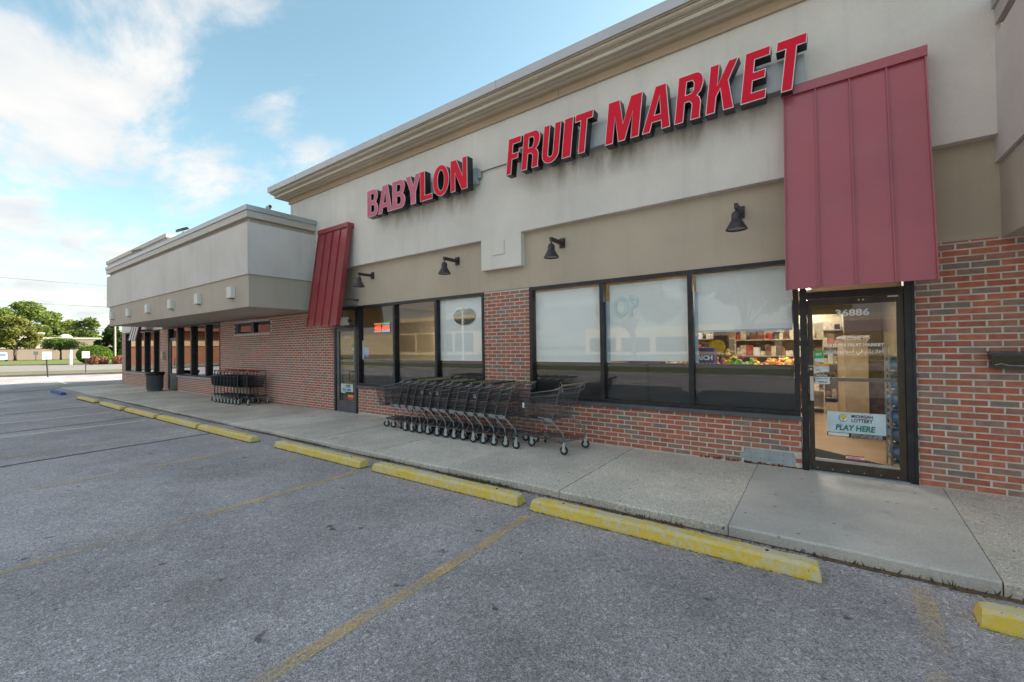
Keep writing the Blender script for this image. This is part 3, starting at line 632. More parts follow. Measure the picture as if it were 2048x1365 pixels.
# lottery jackpot sign
ls = thing('jackpot_sign', 'small glowing jackpot sign reading 452 and 302 in the window by the narrow door', 'lit sign', (-8.36, .12, 1.93))
MB().box(-8.66, -8.07, .10, .14, 1.93, 2.16).build('casing', 'box_dark', ls)
MB().box(-8.655, -8.38, .095, .099, 2.11, 2.155).build('panel', 'led_orange', ls); MB().box(-8.36, -8.075, .095, .099, 2.11, 2.155).build('panel', 'led_green', ls)
MB().box(-8.655, -8.38, .095, .099, 1.935, 1.985).build('panel', 'led_orange', ls); MB().box(-8.36, -8.075, .095, .099, 1.935, 1.985).build('panel', 'led_blue', ls)
text('452', -8.64, 2.0, .13, .097, width=.25, bold=.006, mat='led_red', name='digits', parent=ls); text('302', -8.345, 2.0, .13, .097, width=.26, bold=.006, mat='led_red', name='digits', parent=ls)
tag(MB().box(-9.02, -8.83, .07, .073, 1.345, 1.59).build('window_notice', 'ink_blue'), 'small blue notice taped low in the window by the narrow door', 'notice')
tag(MB().box(-9.09, -9.03, .07, .073, 1.29, 1.75).build('window_notice', 'sticker_white'), 'narrow white strip notice beside the blue notice', 'notice')

# right glass door -----------------------------------------------------------
def lotto(x0, x1, z0, z1, y, big=True):
    t_ = thing('lottery_sticker', 'pale blue lottery sticker reading PLAY HERE low on the %s' % ('large glass door' if big else 'narrow glass door'), 'sticker', ((x0+x1)/2, y, z0))
    w, h = x1-x0, z1-z0
    MB().box(x0, x1, y-.001, y, z0+.17*h, z1).build('sticker_face', 'sticker_pale', t_)
    MB().box(x0, x1, y-.001, y, z0, z0+.165*h).build('strip', 'ink_dark', t_); MB().box(x0+.02*w, x0+.38*w, y-.002, y-.0011, z0+.02*h, z0+.145*h).build('strip_panel', 'sticker_white', t_)
    cx_, cz_, r_ = x0+.29*w, z0+.76*h, .16*h
    MB().lathe([(r_, -.0022), (0, -.0022)], (cx_, y, cz_), 20, 'Y').build('round_logo', 'ink_blue', t_)
    MB().lathe([(r_*.85, -.0028), (0, -.0028)], (cx_+r_*.1, y, cz_+r_*.05), 20, 'Y').build('round_logo', 'sticker_white', t_)
    for dx, dz, rr_ in ((-.35, .2, .4), (.3, .25, .42), (0, .5, .4), (0, .1, .38)): MB().lathe([(r_*rr_, -.0034-.0001*dx), (0, -.0034-.0001*dx)], (cx_+dx*r_, y-.0002*(dz+dx), cz_+dz*r_), 10, 'Y').build('logo_crown', 'ink_yellow', t_)
    MB().box(cx_-.08*r_, cx_+.08*r_, y-.0039, y-.0035, cz_-.65*r_, cz_).build('logo_trunk', 'box_brown', t_)
    text('MICHIGAN', x0+.43*w, z0+.80*h, .135*h*1.15, y-.0022, width=.36*w, bold=.0012, mat='ink_dark', parent=t_)
    text('LOTTERY', x0+.43*w, z0+.62*h, .17*h*1.15, y-.0022, width=.36*w, bold=.0014, mat='ink_dark', parent=t_)
    text('PLAY HERE', x0+.15*w, z0+.27*h, .27*h*1.15, y-.0022, width=.68*w, bold=.0035, shear=.15, mat='ink_teal', parent=t_)
    if big:
        for k in range(3): text('must be 18 or older to play responsibly'[k*2:], x0+.42*w, z0+(.12-.05*k)*h, .045*h*1.15, y-.0012, width=.52*w, mat='ink_white', parent=t_)
dr = thing('glass_door', 'large bronze framed glass door with address number 36886 under the big red awning', 'door', (.35, .02, 0))
fm = MB(); fm.box(-.165, -.095, -.02, .13, 0, 2.598); fm.box(.785, .865, -.02, .13, 0, 2.598); fm.box(-.095, .785, -.02, .13, 2.55, 2.598); fm.box(-.095, .785, -.015, .13, 2.085, 2.165)
fm.build('door_frame', 'bronze_frame', dr)
MB().box(.845, .87, -.028, -.021, 0, 2.598).build('corner_trim', 'bronze_frame', dr)
lf = MB(); lf.box(-.092, -.040, .0, .045, .02, 2.08); lf.box(.722, .782, .0, .045, .02, 2.08); lf.box(-.04, .722, .0, .045, 2.0, 2.08); lf.box(-.04, .722, .0, .045, .02, .135)
lf.build('door_leaf', 'brown_frame', dr)
MB().add([(-.04, .022, .135), (.722, .022, .135), (.722, .022, 2.0), (-.04, .022, 2.0)], [(0, 1, 2, 3)]).build('pane', 'glass', dr)
MB().add([(-.095, .05, 2.165), (.785, .05, 2.165), (.785, .05, 2.55), (-.095, .05, 2.55)], [(0, 1, 2, 3)]).build('transom_pane', 'glass', dr)
MB().box(-.04, .722, .004, .02, .135, .165).build('glazing_bead', 'aluminium', dr)
MB().box(-.04, .722, .030, .075, 1.095, 1.135).build('push_bar', 'brown_frame', dr)
MB().box(-.105, .80, -.05, .12, -.002, .018).build('threshold', 'galvanised', dr)
h_ = MB().box(-.078, -.042, -.055, -.045, .86, 1.15).box(-.072, -.05, -.045, .0, 1.10, 1.12).box(-.072, -.05, -.045, .0, .89, .91).build('pull_handle', 'aluminium', dr)
for k in range(6): MB().lathe([(.006, -.003), (0, -.003)], (-.02+.145*k, 0, .05), 8, 'Y').build('screw', 'aluminium', dr)
for x, z in ((.40, 2.042), (.44, 2.042)): MB().lathe([(.009, -.003), (0, -.003)], (x, 0, z), 10, 'Y').build('screw', 'aluminium', dr)
MB().lathe([(.013, -.005), (0, -.005)], (-.066, 0, 1.235), 12, 'Y').build('lock', 'aluminium', dr)
MB().box(.65, .74, -.0025, -.0005, 2.055, 2.07).build('closer_plate', 'white_plastic', dr)
text('PULL', -.078, 1.26, .03, -.001, mat='ink_white', name='pull_label', parent=dr)
YG = .0195
text('36886', .185, 1.865, .105, YG, width=.31, bold=.0030, mat='ink_white', parent=dr); text('WELCOME TO', .19, 1.583, .046, YG, width=.30, bold=.0018, mat='ink_white', parent=dr)
text('BABYLON FRUIT MARKET', .061, 1.506, .048, YG, width=.555, bold=.0018, mat='ink_white', parent=dr)
ar = 'أهلا بكم في أسواق بابيلون'
ar_shaped = '\uFEE5\uFEEE\uFEE0\uFEF4\uFE91\uFE8E\uFE91 \uFED5\uFE8D\uFEEE\uFEB3\uFE83 \uFEF2\uFED3 \uFEE2\uFEDC\uFE91 \uFEFC\uFEEB\uFE83'
text(ar_shaped, .058, 1.432, .062, YG, width=.555, bold=.0012, mat='ink_white', parent=dr)
lotto(.08, .615, .445, .735, YG)
def stick(name, label, mats, x0, x1, z0, z1, y=YG, cat='sticker', extra=None):
    t_ = thing(name, label, cat, ((x0+x1)/2, y, z0))
    n = len(mats)
    for i, m in enumerate(mats): MB().box(x0, x1, y-.001, y, z0+(z1-z0)*i/n, z0+(z1-z0)*(i+1)/n-.001).build('sticker_band', m, t_)
    if extra:
        for tx, a, b, sz, w, mt in extra: text(tx, a, b, sz, y-.0012, width=w, bold=sz*.02, mat=mt, parent=t_)
    return t_
stick('door_sticker', 'green and white EBT sticker at the left edge of the large glass door', ['sticker_white', 'sticker_green', 'sticker_green'], -.035, .063, 1.318, 1.46, extra=[('EBT', -.015, 1.40, .04, .06, 'ink_white')])
stick('door_sticker', 'white and orange card sticker under the green sticker on the glass door', ['sticker_white', 'sticker_pale', 'ink_orange'], -.034, .113, 1.203, 1.305, extra=[('WIC', -.02, 1.215, .025, .05, 'ink_dark')])
stick('door_sticker', 'black and white sticker reading NO and weapons above the door pull', ['sticker_white', 'sticker_white', 'ink_dark'], -.028, .115, 1.058, 1.185, extra=[('NO', -.02, 1.148, .038, .06, 'ink_white'), ('OO', .045, 1.148, .034, .05, 'ink_white'), ('GUNS ALLOWED', -.02, 1.115, .018, .12, 'ink_dark'), ('VAPING', .0, 1.072, .028, .09, 'ink_dark')])
stick('door_sticker', 'small red and white K CONTROL sticker at the bottom of the glass door', ['sticker_red', 'sticker_white', 'sticker_white', 'sticker_red'], .25, .42, .185, .235, extra=[('K CONTROL', .275, .201, .022, .115, 'ink_dark')])

# narrow left door -------------------------------------------------------------
d2 = thing('glass_door', 'narrow dark framed glass door between the small red awning and the left shop windows', 'door', (-9.65, .02, -.03))
fm = MB(); fm.box(-10.17, -10.09, -.02, .13, -.05, 2.598); fm.box(-9.25, -9.172, -.02, .13, -.05, 2.598); fm.box(-10.09, -9.25, -.02, .13, 2.54, 2.598); fm.box(-10.09, -9.25, -.02, .13, 2.085, 2.14); fm.build('door_frame', 'bronze_frame', d2)
lf = MB(); lf.box(-10.085, -9.97, .0, .045, -.03, 2.08); lf.box(-9.33, -9.255, .0, .045, -.03, 2.08); lf.box(-9.97, -9.33, .0, .045, 2.0, 2.08); lf.box(-9.97, -9.33, .0, .045, -.03, .245); lf.box(-9.97, -9.33, .012, .035, .99, 1.01); lf.build('door_leaf', 'sill_metal', d2)
MB().add([(-9.97, .022, .245), (-9.33, .022, .245), (-9.33, .022, 2.0), (-9.97, .022, 2.0)], [(0, 1, 2, 3)]).build('pane', 'glass', d2)
MB().add([(-10.09, .05, 2.14), (-9.25, .05, 2.14), (-9.25, .05, 2.54), (-10.09, .05, 2.54)], [(0, 1, 2, 3)]).build('transom_pane', 'glass', d2)
MB().tube([(-9.30, 0, .98), (-9.30, -.05, .98), (-9.45, -.05, .98), (-9.45, -.05, .75), (-9.30, -.05, .75), (-9.30, 0, .75)], .011, 6).build('pull_handle', 'black_metal', d2)
MB().box(-10.17, -9.18, -.05, .12, -.05, -.032).build('threshold', 'galvanised', d2)
text('36886', -9.72, 1.82, .09, YG, width=.22, bold=.001, mat='ink_white', parent=d2); text('WELCOME', -9.78, 1.56, .05, YG, width=.28, mat='ink_white', parent=d2); text('36884', -9.66, 2.22, .11, .048, width=.2, bold=.003, mat='ink_dark', parent=d2)
lotto(-9.92, -9.41, .43, .67, YG, False)
stick('door_sticker', 'green sticker high on the right edge of the narrow glass door', ['sticker_white', 'sticker_green', 'sticker_green'], -9.42, -9.34, 1.52, 1.68)
stick('door_sticker', 'small blue square sticker halfway up the narrow glass door', ['ink_blue'], -9.40, -9.34, 1.30, 1.38)
stick('door_sticker', 'red and orange bug shaped sticker at the bottom of the narrow glass door', ['sticker_red', 'ink_orange'], -9.62, -9.40, .27, .40)

# ------------------------------------------------------------------ letters
SEG = 12
def arc(cx, cz, rx, rz, a0, a1, n=SEG): return [(cx+rx*math.cos(R(a0+(a1-a0)*k/n)), cz+rz*math.sin(R(a0+(a1-a0)*k/n))) for k in range(n+1)]
G_ = {
 'B': ([(0, 0), (.66, 0)]+arc(.66, .26, .34, .26, -80, 70, 8)+[(.86, .52)]+arc(.64, .75, .33, .25, -40, 85, 8)+[(.62, 1), (0, 1)], [[(.36, .15), (.60, .16), (.66, .24), (.66, .34), (.60, .42), (.36, .43)], [(.36, .59), (.58, .60), (.64, .67), (.64, .77), (.58, .84), (.36, .85)]]),
 'A': ([(0, 0), (.29, 0), (.345, .2), (.65, .2), (.70, 0), (1, 0), (.72, 1), (.34, 1)], [[(.41, .36), (.61, .36), (.52, .76)]]),
 'Y': ([(.34, 0), (.68, 0), (.68, .40), (1, 1), (.68, 1), (.51, .63), (.34, 1), (0, 1), (.34, .40)], []),
 'L': ([(0, 0), (1, 0), (1, .18), (.40, .18), (.40, 1), (0, 1)], []),
 'O': (arc(.5, .5, .5, .51, 0, 345, 23), [arc(.5, .5, .20, .33, 0, 345, 23)]),
 'N': ([(0, 0), (.28, 0), (.28, .58), (.66, 0), (1, 0), (1, 1), (.72, 1), (.72, .44), (.36, 1), (0, 1)], []),
 'F': ([(0, 0), (.40, 0), (.40, .40), (.86, .40), (.86, .57), (.40, .57), (.40, .82), (1, .82), (1, 1), (0, 1)], []),
 'R': ([(0, 0), (.35, 0), (.35, .41), (.52, .41), (.62, .34), (.62, 0), (1, 0), (.97, .06), (.97, .34), (.90, .45), (.80, .50), (.92, .57)]+arc(.66, .75, .33, .25, -20, 85, 8)+[(.62, 1), (0, 1)], [[(.35, .57), (.56, .58), (.63, .64), (.63, .77), (.56, .84), (.35, .85)]]),
 'U': (arc(.5, .24, .5, .25, 180, 360, 14)+[(1, 1), (.64, 1), (.64, .27)]+arc(.5, .25, .14, .09, 0, -180, 8)+[(.36, 1), (0, 1)], []),
 'I': ([(0, 0), (1, 0), (1, 1), (0, 1)], []),
 'T': ([(.32, 0), (.70, 0), (.70, .81), (1, .81), (1, 1), (0, 1), (0, .81), (.32, .81)], []),
 'M': ([(0, 0), (.24, 0), (.24, .62), (.40, 0), (.60, 0), (.76, .62), (.76, 0), (1, 0), (1, 1), (.66, 1), (.50, .42), (.34, 1), (0, 1)], []),
 'K': ([(0, 0), (.34, 0), (.34, .33), (.45, .46), (.63, 0), (1, 0), (.72, .60), (1, 1), (.65, 1), (.34, .57), (.34, 1), (0, 1)], []),
 'E': ([(0, 0), (1, 0), (1, .18), (.42, .18), (.42, .41), (.90, .41), (.90, .58), (.42, .58), (.42, .82), (1, .82), (1, 1), (0, 1)], []),
}
def inset(poly, d):
    ar_ = sum(poly[i][0]*poly[(i+1) % len(poly)][1]-poly[(i+1) % len(poly)][0]*poly[i][1] for i in range(len(poly)))
    if ar_ < 0: d = -d
    out = []; n = len(poly)
    for i in range(n):
        a, b, c = Vector(poly[i-1]), Vector(poly[i]), Vector(poly[(i+1) % n])
        e1, e2 = (b-a).normalized(), (c-b).normalized(); n1_, n2_ = Vector((-e1.y, e1.x)), Vector((-e2.y, e2.x)); m = n1_+n2_
        if m.length < .2: m = n1_.copy(); q = 1
        else: m.normalize(); q = 1/max(.4, m.dot(n1_))
        out.append(tuple(b+m*d*q))
    return out
def letter(ch, x0, x1, z0, z1, parent, shear=0, mat='sign_red'):
    o, hs = G_[ch]
    def tf(p): z = z0+p[1]*(z1-z0); return (x0+p[0]*(x1-x0)+shear*(z-z0), z)
    o2 = [tf(p) for p in o]; h2 = [[tf(p) for p in h] for h in hs]
    mb = MB(); mb.prism(o2, -.40, -.245, 0, h2)
    L_ = mb.build('letter', 'sign_black', parent)
    tr = MB(); tr.prism(o2, -.408, -.4005, 0, h2, back=False); t_ = tr.build('trim', 'sign_white', L_, local=True)
    fi = inset(o2, .0092); fh = [inset(h, -.0092) for h in h2]
    f = MB(); f.prism(fi, -.4115, -.4085, 0, fh, back=False); f.build('letter_face', mat, L_, local=True)
    # children inherit the letter's parenting: cancel offsets
    for c in L_.children: c.matrix_parent_inverse = Matrix.Identity(4)
    return L_
s1 = thing('store_sign', 'red channel letter sign reading BABYLON with faded pink first letters', 'sign', (-6.7, YP, 4.5))
for ch, a, b, m in (('B', -8.184, -7.80, 'sign_red_faded'), ('A', -7.80, -7.33, 'sign_red_faded'), ('B', -7.318, -6.905, 'sign_red_faded'), ('Y', -6.895, -6.44, 'sign_red_faded'), ('L', -6.458, -6.108, 'sign_red'), ('O', -6.09, -5.655, 'sign_red'), ('N', -5.616, -5.195, 'sign_red')):
    letter(ch, a, b, 4.493, 5.09, s1, 0, m)
MB().box(-7.9, -5.12, YP-.12, YP-.001, 4.62, 4.90).build('raceway', 'raceway_grey', s1); MB().box(-5.119, -5.06, YP-.07, YP-.01, 4.72, 4.86).build('switch_box', 'raceway_grey', s1)
s2 = thing('store_sign', 'slanted red channel letter sign reading FRUIT MARKET below the cornice', 'sign', (-2.2, YP, 4.5))
sh = .112
for ch, a, b in (('F', -4.31, -4.045), ('R', -3.998, -3.66), ('U', -3.60, -3.285), ('I', -3.225, -3.065), ('T', -3.035, -2.735), ('M', -2.498, -2.03), ('A', -1.947, -1.60), ('R', -1.508, -1.18), ('K', -1.119, -.79), ('E', -.718, -.45), ('T', -.39, -.09)):
    if ch == 'A': pass
    letter(ch, a, b+(.04 if ch in 'AM' else 0), 4.50, 5.108, s2, sh)
MB().box(-4.12, -.06, YP-.12, YP-.001, 4.62, 4.97).build('raceway', 'raceway_grey', s2)
tag(MB().tube([(-5.06, YP-.03, 4.83), (-4.9, YP-.03, 4.84), (-4.10, YP-.03, 4.84)], .009, 6).build('conduit', 'sign_black'), 'thin dark conduit joining the two red letter signs', 'conduit')

# ------------------------------------------------------------------ awnings
def awning(label, xc, w, zt, zb, yb, mats=('awning_red',), seams=4, yt=YP-.005, striped=False, name='metal_awning'):
    t_ = thing(name, label, 'awning', (xc, yt, zb)); x0, x1 = xc-w/2, xc+w/2
    ytp = yt-.14                                  # top front of awning
    pt_ = lambda x, k, off=0: (x, ytp+(yb-ytp)*k-off, zt-.10+(zb-zt+.10)*k-off*.15)
    def panel(xa, xb, mat):
        mb = MB(); a, b, c, d = pt_(xa, 0), pt_(xb, 0), pt_(xb, 1), pt_(xa, 1); th = .02
        v = [a, b, c, d]+[(p[0], p[1]+th, p[2]) for p in (a, b, c, d)]
        mb.add(v, [(0, 3, 2, 1), (4, 5, 6, 7), (0, 1, 5, 4), (1, 2, 6, 5), (2, 3, 7, 6), (3, 0, 4, 7)]); return mb.build('panel', mat, t_)
    n = seams if not striped else 7
    for i in range(n): panel(x0+w*i/n+.001, x0+w*(i+1)/n-.001, mats[i % len(mats)])
    if not striped:
        for i in range(0, n+1):
            x = x0+w*i/n; x = min(max(x, x0+.006), x1-.006); mb = MB(); q = [pt_(x-.006, 0), pt_(x+.006, 0), pt_(x+.006, 1), pt_(x-.006, 1)]; qq = [pt_(x-.006, 0, .026), pt_(x+.006, 0, .026), pt_(x+.006, 1, .026), pt_(x-.006, 1, .026)]
            mb.add(qq+q, [(0, 3, 2, 1), (0, 1, 5, 4), (1, 2, 6, 5), (2, 3, 7, 6), (3, 0, 4, 7)]); mb.build('seam', mats[0], t_)
    # top cap flashing
    mb = MB(); mb.prism([(x0-.01, zt-.105), (x1+.01, zt-.105), (x1+.01, zt), (x0-.01, zt)], ytp-.035, yt); mb.build('cap_flashing', mats[0], t_)
    # side flanges and frame
    for x in (x0, x1-.03):
        mb = MB(); a, b = pt_(x, 0), pt_(x, 1)
        v = [(x, a[1]-.01, a[2]), (x, b[1]-.01, b[2]), (x, b[1]+.07, b[2]), (x, a[1]+.07, a[2])]; v += [(p[0]+.03, p[1], p[2]) for p in v]
        mb.add([(p[0], p[1]+.022, p[2]) for p in v], [(0, 1, 2, 3), (7, 6, 5, 4), (0, 4, 5, 1), (1, 5, 6, 2), (2, 6, 7, 3), (3, 7, 4, 0)]); mb.build('side_flange', mats[0], t_)
    for x in (x0+.05, x1-.08):
        k = .80; p = pt_(x, k); MB().tube([(x+.015, p[1]+.03, p[2]), (x+.015, .0, p[2]+.01)], .022, 8).build('strut', 'sill_metal', t_)
    return t_
awning('large plum red standing seam awning over the right glass door', .345, 1.245, 4.60, 2.155, -.60, mats=('awning_red_sky_tint',))
awning('small red standing seam awning leaning out over the narrow door beside the left canopy', -9.755, 1.29, 4.595, 2.11, -.60, name='metal_awning')
MB().tube([(-9.16, -.42, 2.76), (-9.13, 0, 2.74)], .025, 8).build('wall_strut', 'sill_metal', None, label='grey horizontal strut sticking out behind the small red awning', cat='bracket')
awning('small black and white striped awning over the farthest windows', -25.15, 1.2, 4.4, 2.06, -.62, mats=('maroon_stripe', 'white_stripe'), striped=True, name='striped_awning', yt=-.02)

# ------------------------------------------------------------------ wall lamps
def make_lamp(label):
    t_ = thing('wall_lamp', label, 'wall lamp', (0, 0, 0), 'bronze bell lamps on the tan wall band')
    MB().box(-.05, .05, -.022, 0, -.075, .085).box(-.035, .035, -.04, -.022, -.05, .06).build('mount_plate', 'lamp_bronze', t_, local=True)
    mb = MB(); mb.prism([(-.021, -.03), (.021, -.03), (.021, .03), (-.021, .03)], -.40, -.04); mb.build('arm', 'lamp_bronze', t_, local=True)
    MB().lathe([(.0, -.035), (.012, -.04), (.012, -.07), (.035, -.075), (.05, -.095), (.056, -.12), (.056, -.175), (.06, -.178), (.122, -.29), (.126, -.298), (.12, -.30), (.116, -.296), (.055, -.19)], (0, -.38, 0), 24).build('bell_shade', 'lamp_bronze', t_, local=True)
    MB().lathe([(.108, -.288), (0, -.288)], (0, -.38, 0), 24).build('lens', 'lamp_glass', t_, local=True); return t_
l0 = make_lamp('bronze bell wall lamp between the FRUIT MARKET sign and the large awning')
for i, (x, lab) in enumerate(((-.79, 'bronze bell wall lamp closest to the large red awning'), (-3.45, 'bronze bell wall lamp just right of the stucco drop box'), (-5.83, 'bronze bell wall lamp just left of the stucco drop box'), (-8.55, 'bronze bell wall lamp next to the small red awning'))):
    c = l0 if i == 0 else copy_tree(l0); c.location = (x, 0, 3.275); c['label'] = lab

# mailbox
mbx = thing('mailbox', 'black metal mailbox on the brick wall at the right edge', 'mailbox', (1.6, 0, 1.27))
MB().prism([(1.41, 1.275), (1.82, 1.275), (1.82, 1.40), (1.41, 1.40)], -.11, -.004).build('box_body', 'black_metal', mbx)
mb = MB(); pr = [(-.125, 1.40), (-.118, 1.425), (-.06, 1.44), (-.004, 1.445), (-.004, 1.401)]; vs = [(1.402, y, z) for y, z in pr]+[(1.828, y, z) for y, z in pr]
mb.add(vs, [(0, 1, 2, 3, 4), (9, 8, 7, 6, 5)]+[(i, i+5, (i+1) % 5+5, (i+1) % 5) for i in range(5)]); mb.build('lid', 'black_metal', mbx)
MB().tube([(1.43, -.115, 1.31), (1.47, -.118, 1.325), (1.53, -.118, 1.305), (1.70, -.118, 1.305), (1.76, -.118, 1.325), (1.80, -.115, 1.31)], .004, 6).build('scroll_trim', 'aluminium', mbx)
text('MAIL', 1.56, 1.32, .045, -.112, mat='lamp_bronze', parent=mbx)

# ------------------------------------------------------------------ canopies
def canopy_parts(P, x0, x1, y0, yb=-.001, ye=YP-.003, left=True):
    # x-range at panel plane; rings follow front and both returns up to the wall
    e = .0
    MB().box(x0, x1, y0, ye, 3.342, 4.565).build('fascia_panel', 'canopy_stucco', P)
    d = .035; MB().box(x0+.002, x1-.002, ye, -.001, 3.342, 3.56 if left else 3.598).build('filler', 'canopy_stucco', P)
    MB().box(x0+d+(.22 if left else 0), x1-d, y0+d, -.001, 2.66, 3.340).box(x0+d+(.22 if left else 0), x1-d, y0+d, -.001, 2.58, 2.66).build('fascia_band', 'canopy_tan_stucco', P)
    MB().box(x0+.09, x1-.09, y0+.09, ye, 4.567, 4.68).build('recess_band', 'canopy_tan_stucco', P)
    MB().box(x0-.0, x1+.02, y0-.02, ye, 4.68, 4.84).build('cap_band', 'beige_trim', P)
    MB().box(x0-.02, x1+.045, y0-.045, ye, 4.842, 4.96).build('cap_flashing', 'coping_metal', P)
LB = thing('left_building', 'lower brick shop building with an overhanging beige canopy, left of the small awning', 'shop building', (-20, 3, -.1))
canopy_parts(LB, -23.33, -10.80, -1.80)
MB().box(-23.0, -10.9, -.003, .2, 2.58, 4.9).build('upper_wall', 'tan_stucco', LB); MB().box(-29.57, -23.35, .0, .2, 2.52, 6.0).build('upper_wall', 'light_stucco', LB)
MB().box(-29.9, -20.9, -.5, .25, 6.0, 6.06).box(-29.85, -20.95, -.45, .25, 5.84, 6.0).box(-29.95, -20.85, -.55, 8, 6.06, 6.22).build('tower_cap', 'beige_trim', LB)
MB().box(-29.6, -21.1, -.35, 7.8, 4.9, 5.84).build('tower', 'tan_stucco', LB)
MB().box(-29.5, -12.15, .2, 12, 4.55, 4.85).build('roof', 'tan_stucco', LB); MB().box(-29.5, -12.15, 11.8, 12, -.1, 4.55).box(-29.5, -29.3, .22, 11.8, -.1, 4.55).build('rear_walls', 'tan_stucco', LB)
MB().box(-29.3, -10.25, 3.2, 3.3, -.1, 4.5).build('inner_wall', 'curtain_grey', LB); MB().box(-29.3, -10.25, .22, 3.2, -.2, -.1).build('interior_floor', 'curtain_grey', LB)
def dark_window(label, x0, x1, z0, z1, mulls, mw=.11, gl='glass_dark'):
    w = thing('shop_window', label, 'shop window', ((x0+x1)/2, .03, z0))
    frame_rect(x0, x1, z0, z1, .06, -.01, .16).build('frame', 'bronze_frame', w); ed = [x0+.06]+[e for m in mulls for e in (m-mw, m+mw)]+[x1-.06]
    for m in mulls: MB().box(m-.05, m+.06, -.012, .16, z0+.06, z1-.06).box(m-mw, m-.05, .08, .16, z0+.06, z1-.06).build('mullion', 'bronze_frame', w)
    for i in range(0, len(ed), 2): MB().add([(ed[i], .1, z0+.06), (ed[i+1], .1, z0+.06), (ed[i+1], .1, z1-.06), (ed[i], .1, z1-.06)], [(0, 1, 2, 3)]).build('pane', gl, w)
    MB().box(x0-.02, x1+.02, -.05, -.012, z0-.06, z0).build('sill', 'galvanised', w); return w
dark_window('three tall dark windows reflecting a brick building, under the left canopy', -21.46, -17.27, .55, 2.57, (-20.0, -18.54))
dark_window('tall dark windows with lit strings at the farthest left end of the shops', -28.92, -23.67, .52, 2.51, (-27.17, -25.8, -24.45), .13)
hw = thing('high_window', 'pair of small high windows in the blank brick wall under the canopy', 'window', (-14.85, .03, 2.05))
frame_rect(-16.12, -13.57, 2.05, 2.50, .05, .02, .15).build('frame', 'galvanised', hw); MB().box(-14.95, -14.75, .03, .15, 2.10, 2.45).build('mullion', 'bronze_frame', hw)
for a, b in ((-16.07, -14.95), (-14.75, -13.62)): MB().add([(a, .1, 2.1), (b, .1, 2.1), (b, .1, 2.45), (a, .1, 2.45)], [(0, 1, 2, 3)]).build('pane', 'glass_dark', hw)
d3 = thing('shop_door', 'worn grey blue shop door between the notice pier and dark windows', 'door', (-22.05, .03, -.1))
frame_rect(-22.62, -21.5, -.12, 2.57, .08, -.01, .15).build('door_frame', 'bronze_frame', d3); MB().box(-22.54, -21.58, .02, .07, -.1, .62).box(-22.54, -22.40, .02, .07, .62, 2.05).box(-21.72, -21.58, .02, .07, .62, 2.05).box(-22.54, -21.58, .02, .07, 1.98, 2.10).build('door_leaf', 'door_patina', d3)
MB().add([(-22.4, .05, .62), (-21.72, .05, .62), (-21.72, .05, 1.98), (-22.4, .05, 1.98)], [(0, 1, 2, 3)]).build('pane', 'glass_dark', d3); MB().add([(-22.54, .09, 2.10), (-21.58, .09, 2.10), (-21.58, .09, 2.49), (-22.54, .09, 2.49)], [(0, 1, 2, 3)]).build('transom_pane', 'glass_dark', d3)
MB().tube([(-21.66, 0.02, .95), (-21.66, -.05, .95), (-21.66, -.05, 1.25), (-21.66, .02, 1.25)], .014).build('pull_handle', 'black_metal', d3)
names6 = ['small pale box light on the canopy band, closest to its right corner', 'small pale box light on the canopy band, second from its right corner', 'small pale box light on the canopy band, third from its right corner', 'small pale box light on the canopy band, third from its left end', 'small pale box light on the canopy band, second from its left end', 'small pale box light on the canopy band, at its far left end']
for i, x in enumerate((-11.69, -13.79, -15.92, -18.10, -20.29, -22.52)):
    t_ = thing('box_light', names6[i], 'wall light', (x, -1.765, 2.82), 'pale box lights along the left canopy')
    MB().bbox(x-.125, x+.125, -1.765-.10, -1.766, 2.835, 3.11, .006).build('housing', 'pale_box', t_); MB().box(x-.11, x+.11, -1.765-.088, -1.775, 2.825, 2.834).build('lens', 'lamp_bronze', t_)
for x, lab in ((-15.2, 'black floodlight on the left canopy roof edge, the one closer to the main store'), (-19.6, 'black floodlight on the left canopy roof edge, the one farther to the left')):
    t_ = thing('floodlight', lab, 'floodlight', (x, -1.7, 4.96), 'floodlights on the canopy roof')
    MB().box(-.03, .03, -.02, .02, 0, .12).build('bracket', 'black_metal', t_, local=True)
    o = MB().box(-.17, .17, -.10, .10, -.03, .03).box(-.15, -.03, -.08, .08, .031, .05).box(.03, .15, -.08, .08, .031, .05).build('lamp_head', 'black_metal', t_, local=True); o.location = (0, -.03, .17); o.rotation_euler = (R(28), 0, R(8))
t_ = thing('security_camera', 'small grey security camera on the canopy return beside the store wall', 'camera', (-10.83, -1.3, 4.96))
MB().box(-.03, .03, -.03, .03, 0, .05).build('base', 'white_plastic', t_, local=True); o = MB().lathe([(0, -.09), (.04, -.09), (.045, .06), (.035, .07), (.03, .05), (0, .05)], (0, 0, .08), 12, 'X').build('body', 'white_plastic', t_, local=True)
MB().lathe([(.034, .064), (0, .064)], (0, 0, .08), 12, 'X').build('lens', 'sign_black', t_, local=True)
nt_ = thing('wall_notice', 'white paper notice and small beige box on the pier behind the bin', 'notice', (-23.3, -.03, 1.25)); MB().box(-23.45, -23.20, -.012, -.002, 1.25, 1.52).build('paper_sheet', 'paper', nt_); MB().box(-23.19, -22.98, -.10, -.002, 1.22, 1.52).build('box_body', 'shelf_beige', nt_)
MB().box(-23.41, -23.24, -.0135, -.0125, 1.33, 1.44).build('printing', 'ink_dark', nt_)

